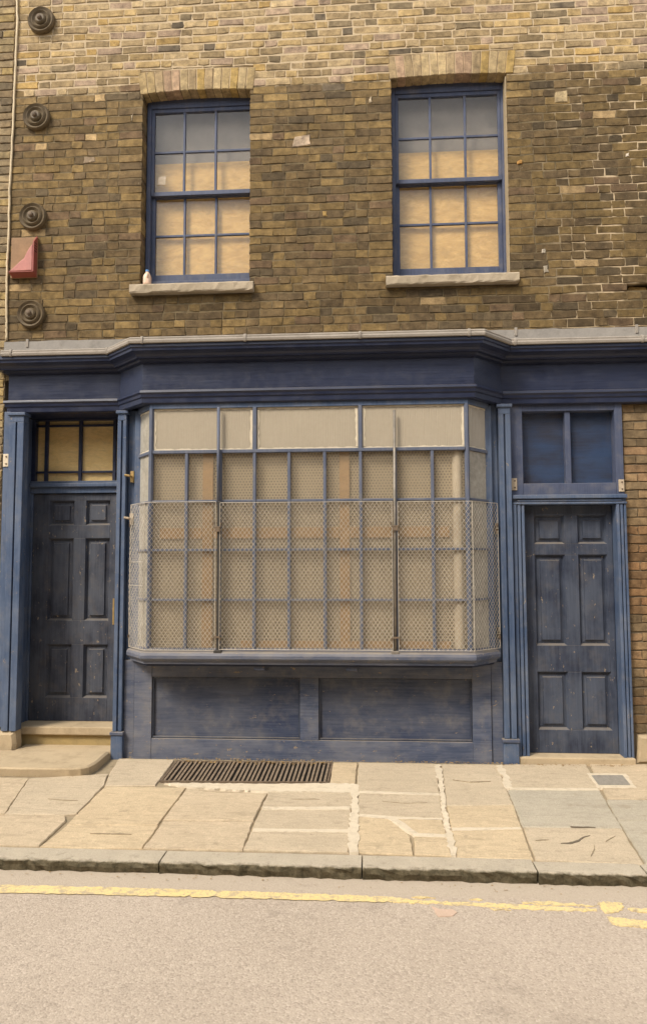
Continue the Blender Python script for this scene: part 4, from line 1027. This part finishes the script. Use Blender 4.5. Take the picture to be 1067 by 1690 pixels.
# wire guards: frame and diamond mesh, folded round the bay corners
GO = offset(GP, .062)
LEFT = [Vector((-2.105, -.115)), GO[1], Vector((-1.300, GO[1].y))]
MID = [Vector((-1.262, GO[1].y)), Vector((.165, GO[1].y))]
RIGHT = [Vector((.212, GO[1].y)), GO[2], Vector((1.063, -.115))]
def guard(path, z0, z1, label, seed):
    r = random.Random(seed); L = [0]
    for a, b in zip(path[:-1], path[1:]): L.append(L[-1] + (b - a).length)
    T = L[-1]
    def at(s, z, o=0):
        for i in range(len(path) - 1):
            if s <= L[i + 1] + 1e-6: break
        d = (path[i + 1] - path[i]).normalized(); v = path[i] + d * (s - L[i]); n_ = Vector((d.y, -d.x)) * (o + .010 * sin(pi * (z - z0) / (z1 - z0)) * sin(seed + s * 3))
        return (v.x + n_.x, v.y + n_.y, z)
    g = empty('wire_guard', (*path[0], z0)); tag(g, label, 'wire guard', 'wire mesh guards over the bay window')
    f = MB()
    for z in (z0, z1):
        f.tube([at(s, z) for s in L], .0027, 6)
    for s in (L if len(L) > 2 else (L[0], L[-1])): f.tube([at(s, z0), at(s, z1)], .0027, 6)
    for zz in ((1.43, 1.63) if len(path) > 2 and seed == 1 else ()): f.tube([at(0, z0 + zz - .9), at(L[1], z0 + zz - .9)], .003, 6)
    f.build('guard_frame', WIRE, g)
    m = MB(); px, pz = .0365, .0475; k = pz / px; H = z1 - z0
    for sgn in (1, -1):
        nlines = int((T + H / k) / px) + 2
        for i in range(nlines):
            s0 = i * px - H / k if sgn > 0 else i * px
            # z = z0 + sgn*k*(s - s0)
            sa, sb = max(0, s0 if sgn > 0 else s0 - H / k), min(T, s0 + H / k if sgn > 0 else s0)
            if sb - sa < .012: continue
            br = sorted({sa, sb} | {q for q in L[1:-1] if sa < q < sb} | {sa + (sb - sa) * t for t in (.33, .66)})
            pts = [at(s, min(z1, max(z0, z0 + (k * (s - s0) if sgn > 0 else k * (s0 - s))))) for s in br]
            j = r.uniform(-.002, .002)
            m.tube([(p[0] + j, p[1] + sgn * .0012, p[2]) for p in pts], .00145, 4, cap=False)
    tag(m.build('wire_mesh', WIRE, g), kind='stuff')
    for s in (L[0] + .01, L[-1] - .01):
        for z in (z0 + .09, z1 - .18): MB().tube([at(s, z - .012, .006), at(s, z + .012, .006)], .007, 6).build('fixing_clip', IRON, g)
guard(LEFT, 1.006, 2.236, 'folded wire mesh guard round the left corner of the bay window', 1)
guard(MID, 1.012, 2.226, 'flat middle wire mesh guard between the two upright bars', 2)
guard(RIGHT, 1.010, 2.222, 'folded wire mesh guard round the right corner of the bay window', 3)
for x, xb_, mt, lab in ((-1.281, -1.272, DKSTEEL, 'dark upright security bar between left and middle wire guards'), (.190, .182, STEEL, 'grey upright security bar between middle and right wire guards')):
    g = empty('security_bar', (xb_, -.36, .99)); tag(g, lab, 'security bar', 'upright security bars on the bay window')
    if mt is DKSTEEL:
        MB().tube([(x, -.345, 2.21), (x - .004, -.345, 3.04)], .0135, 10).build('upper_bar', BAR, g, smooth=True)
        MB().box(xb_ - .016, xb_ + .016, -.358, -.340, 1.0, 2.24).build('bar', mt, g, bevel=.004)
    else:
        MB().tube([(xb_, -.350, 1.0), (x - .002, -.350, 2.0), (x + .003, -.345, 2.99)], .0115, 10).build('bar', mt, g, smooth=True)
        MB().box(xb_ - .022, xb_ - .010, -.352, -.338, 1.0, 2.0).build('flat_bar', DKSTEEL, g)
    MB().box(xb_ - .034, xb_ + .030, -.378, -.332, .984, 1.008).build('bar_foot', mt, g, bevel=.004)
    c_ = MB(); c_.box(x - .022, x + .022, -.376, -.360, 1.985, 2.02); c_.tube([(x - .03, -.372, 2.02), (x + .03, -.372, 2.025)], .006, 6); c_.box(x - .026, x + .022, -.374, -.360, 1.108, 1.122); c_.build('clamp', IRON, g)

ds = MB(); r = random.Random(8)
pl = [(-4.0, .06), (-4.0, -.615), (-2.40, -.620), (-2.31, -.600), (-2.265, -.555), (-2.246, -.45), (-2.246, -.125), (-2.27, -.118), (-3.09, -.118), (-3.09, .09), (-3.6, .06)]
pl = [(-4.0, -.112), (-4.0, -.615), (-2.40, -.620), (-2.31, -.600), (-2.265, -.555), (-2.246, -.45), (-2.252, -.130)]
pp = ragged(pl, .08, .004, r); n = len(pp); tp = inset(pp, .014); zt = lambda u, v: .108 + .02 * (v + .6) + .002 * sin(u * 5)
ds.add([(u, v, zt(u, v)) for u, v in tp] + [(u, v, zt(u, v) - .012) for u, v in pp] + [(u + .0, v + .008, .035) for u, v in pp], [tuple(range(n))] + [(i, (i + 1) % n, (i + 1) % n + n, i + n) for i in range(n)] + [(i + n, (i + 1) % n + n, (i + 1) % n + 2 * n, i + 2 * n) for i in range(n)])
tag(ds.build('doorstep', STEP, origin=(-3, -.3, .05)), 'worn stone doorstep slab with a rounded corner at the left door', 'doorstep')
MB().box(-3.095, -2.247, -.12, .0945, .03, .113).build('step_bed', STEP, shop)

gr = empty('cellar_grating', (-1.0, -.42, .045)); tag(gr, 'rusty iron cellar grating let into the pavement under the bay', 'grating')
ga, gb, gc, gd = (-1.655, -.175), (-.345, -.155), (-.352, -.655), (-1.640, -.690)
gz = lambda y: pave_z(y) + .004
gfm = MB()
for p, q, w_ in ((ga, gb, .022), (gd, gc, .018), (ga, gd, .016), (gb, gc, .016)):
    d = (Vector(q) - Vector(p)).normalized(); nn = Vector((d.y, -d.x)) * w_ / 2
    P, Q = Vector(p), Vector(q)
    c4 = [P + nn, Q + nn, Q - nn, P - nn]
    gfm.hexa([(v.x, v.y, gz(v.y) - .05) for v in c4] + [(v.x, v.y, gz(v.y)) for v in c4])
gfm.build('grating_frame', IRON, gr)
nbars = 36
r = random.Random(1)
for i in range(nbars):
    t = (i + .7) / (nbars + .4); p = Vector(ga).lerp(Vector(gb), t); q = Vector(gd).lerp(Vector(gc), t); j = r.uniform(-.003, .003); w_ = .0085
    p = p + Vector((j, -.011)); q = q + Vector((j + r.uniform(-.003, .003), .009)); z_ = r.uniform(-.004, .002)
    c4 = [(p.x - w_, p.y), (p.x + w_, p.y), (q.x + w_, q.y), (q.x - w_, q.y)]
    MB().hexa([(x, y, gz(y) - .036) for x, y in c4] + [(x, y, gz(y) + .0015 + z_) for x, y in c4]).build('grating_bar', GBAR, gr)
MB().prism([(ga[0] + .005, ga[1]), (gb[0], gb[1]), (gc[0], gc[1]), (gd[0] + .005, gd[1])], .0095 - .0, .0115, lambda u, v, w_: (u, v, pave_z(v) - .0115 + w_ * .1)).build('dark_void_sheet', VOIDBLK, gr)  # near-black sheet painting the cellar's shade between the bars

mh = empty('cover_plate', (1.81, -.5, .05)); tag(mh, 'small grey service cover set in cream cement before the right door', 'cover plate')
patch([(1.675, -.335), (1.985, -.335), (1.955, -.675), (1.650, -.690)], .0052, CREAM, 'cement_surround', mh, jit=.008, seed=33)
MC = plain('cover_iron', (.30, .272, .230), .6, .3, 40)
q4 = [(1.697, -.401), (1.938, -.389), (1.920, -.616), (1.683, -.628)]
MB().hexa([(x, y, pave_z(y) - .01) for x, y in q4] + [(x, y, pave_z(y) + .0085) for x, y in q4]).build('iron_lid', MC, mh)
rb = MB()
for i in range(9):
    t = (i + .6) / 9.2; a = Vector(q4[0]).lerp(Vector(q4[3]), t); b_ = Vector(q4[1]).lerp(Vector(q4[2]), t)
    rb.hexa([(a.x + .012, a.y - .004, pave_z(a.y) + .008), (b_.x - .012, b_.y - .004, pave_z(b_.y) + .008), (b_.x - .012, b_.y + .004, pave_z(b_.y) + .008), (a.x + .012, a.y + .004, pave_z(a.y) + .008),
             (a.x + .012, a.y - .003, pave_z(a.y) + .0115), (b_.x - .012, b_.y - .003, pave_z(b_.y) + .0115), (b_.x - .012, b_.y + .003, pave_z(b_.y) + .0115), (a.x + .012, a.y + .003, pave_z(a.y) + .0115)])
rb.build('lid_ribs', MC, mh)

# litter blown against the foot of the shopfront
lt = MB(); r = random.Random(77)
def scrap(x, y, z, s):
    a = r.uniform(0, 2 * pi); b = MB(); P = []
    for k in range(5):
        an = a + 2 * pi * k / 5; q = s * r.uniform(.5, 1.1); P.append((x + q * cos(an), y + q * sin(an) * .8, z + r.uniform(.001, s * .6)))
    lt.add(P, [(0, 1, 2, 3, 4)])
for i in range(420):
    x = r.choice([r.uniform(-2.2, 1.1), r.uniform(.2, 1.2), r.uniform(-1.7, -.3), r.uniform(1.1, 2.1)]); y = -.10 - abs(r.gauss(0, .028))
    if 1.19 < x < 2.15: y -= .02
    scrap(x, y, pave_z(y) + .003, r.uniform(.004, .013))
for i in range(70): x, y = r.uniform(-1.6, -.4), r.uniform(-.25, -.17); scrap(x, y, pave_z(y) + .004, r.uniform(.008, .02))
for i in range(60): x, y = r.uniform(-3, -2.28), -.14 - abs(r.gauss(0, .02)) + r.choice([0, -.50]); scrap(x, y, (.112 if y > -.6 else .05), r.uniform(.003, .009))
for i in range(90): x, y = r.uniform(-2.4, 2.2), -2.125 - abs(r.gauss(0, .05)); scrap(x, y, road_z(x, y) + .003, r.uniform(.003, .008))
tag(lt.build('leaf_litter', LEAF), 'dry leaf scraps blown along the foot of the shopfront and kerb', 'litter', kind='stuff')
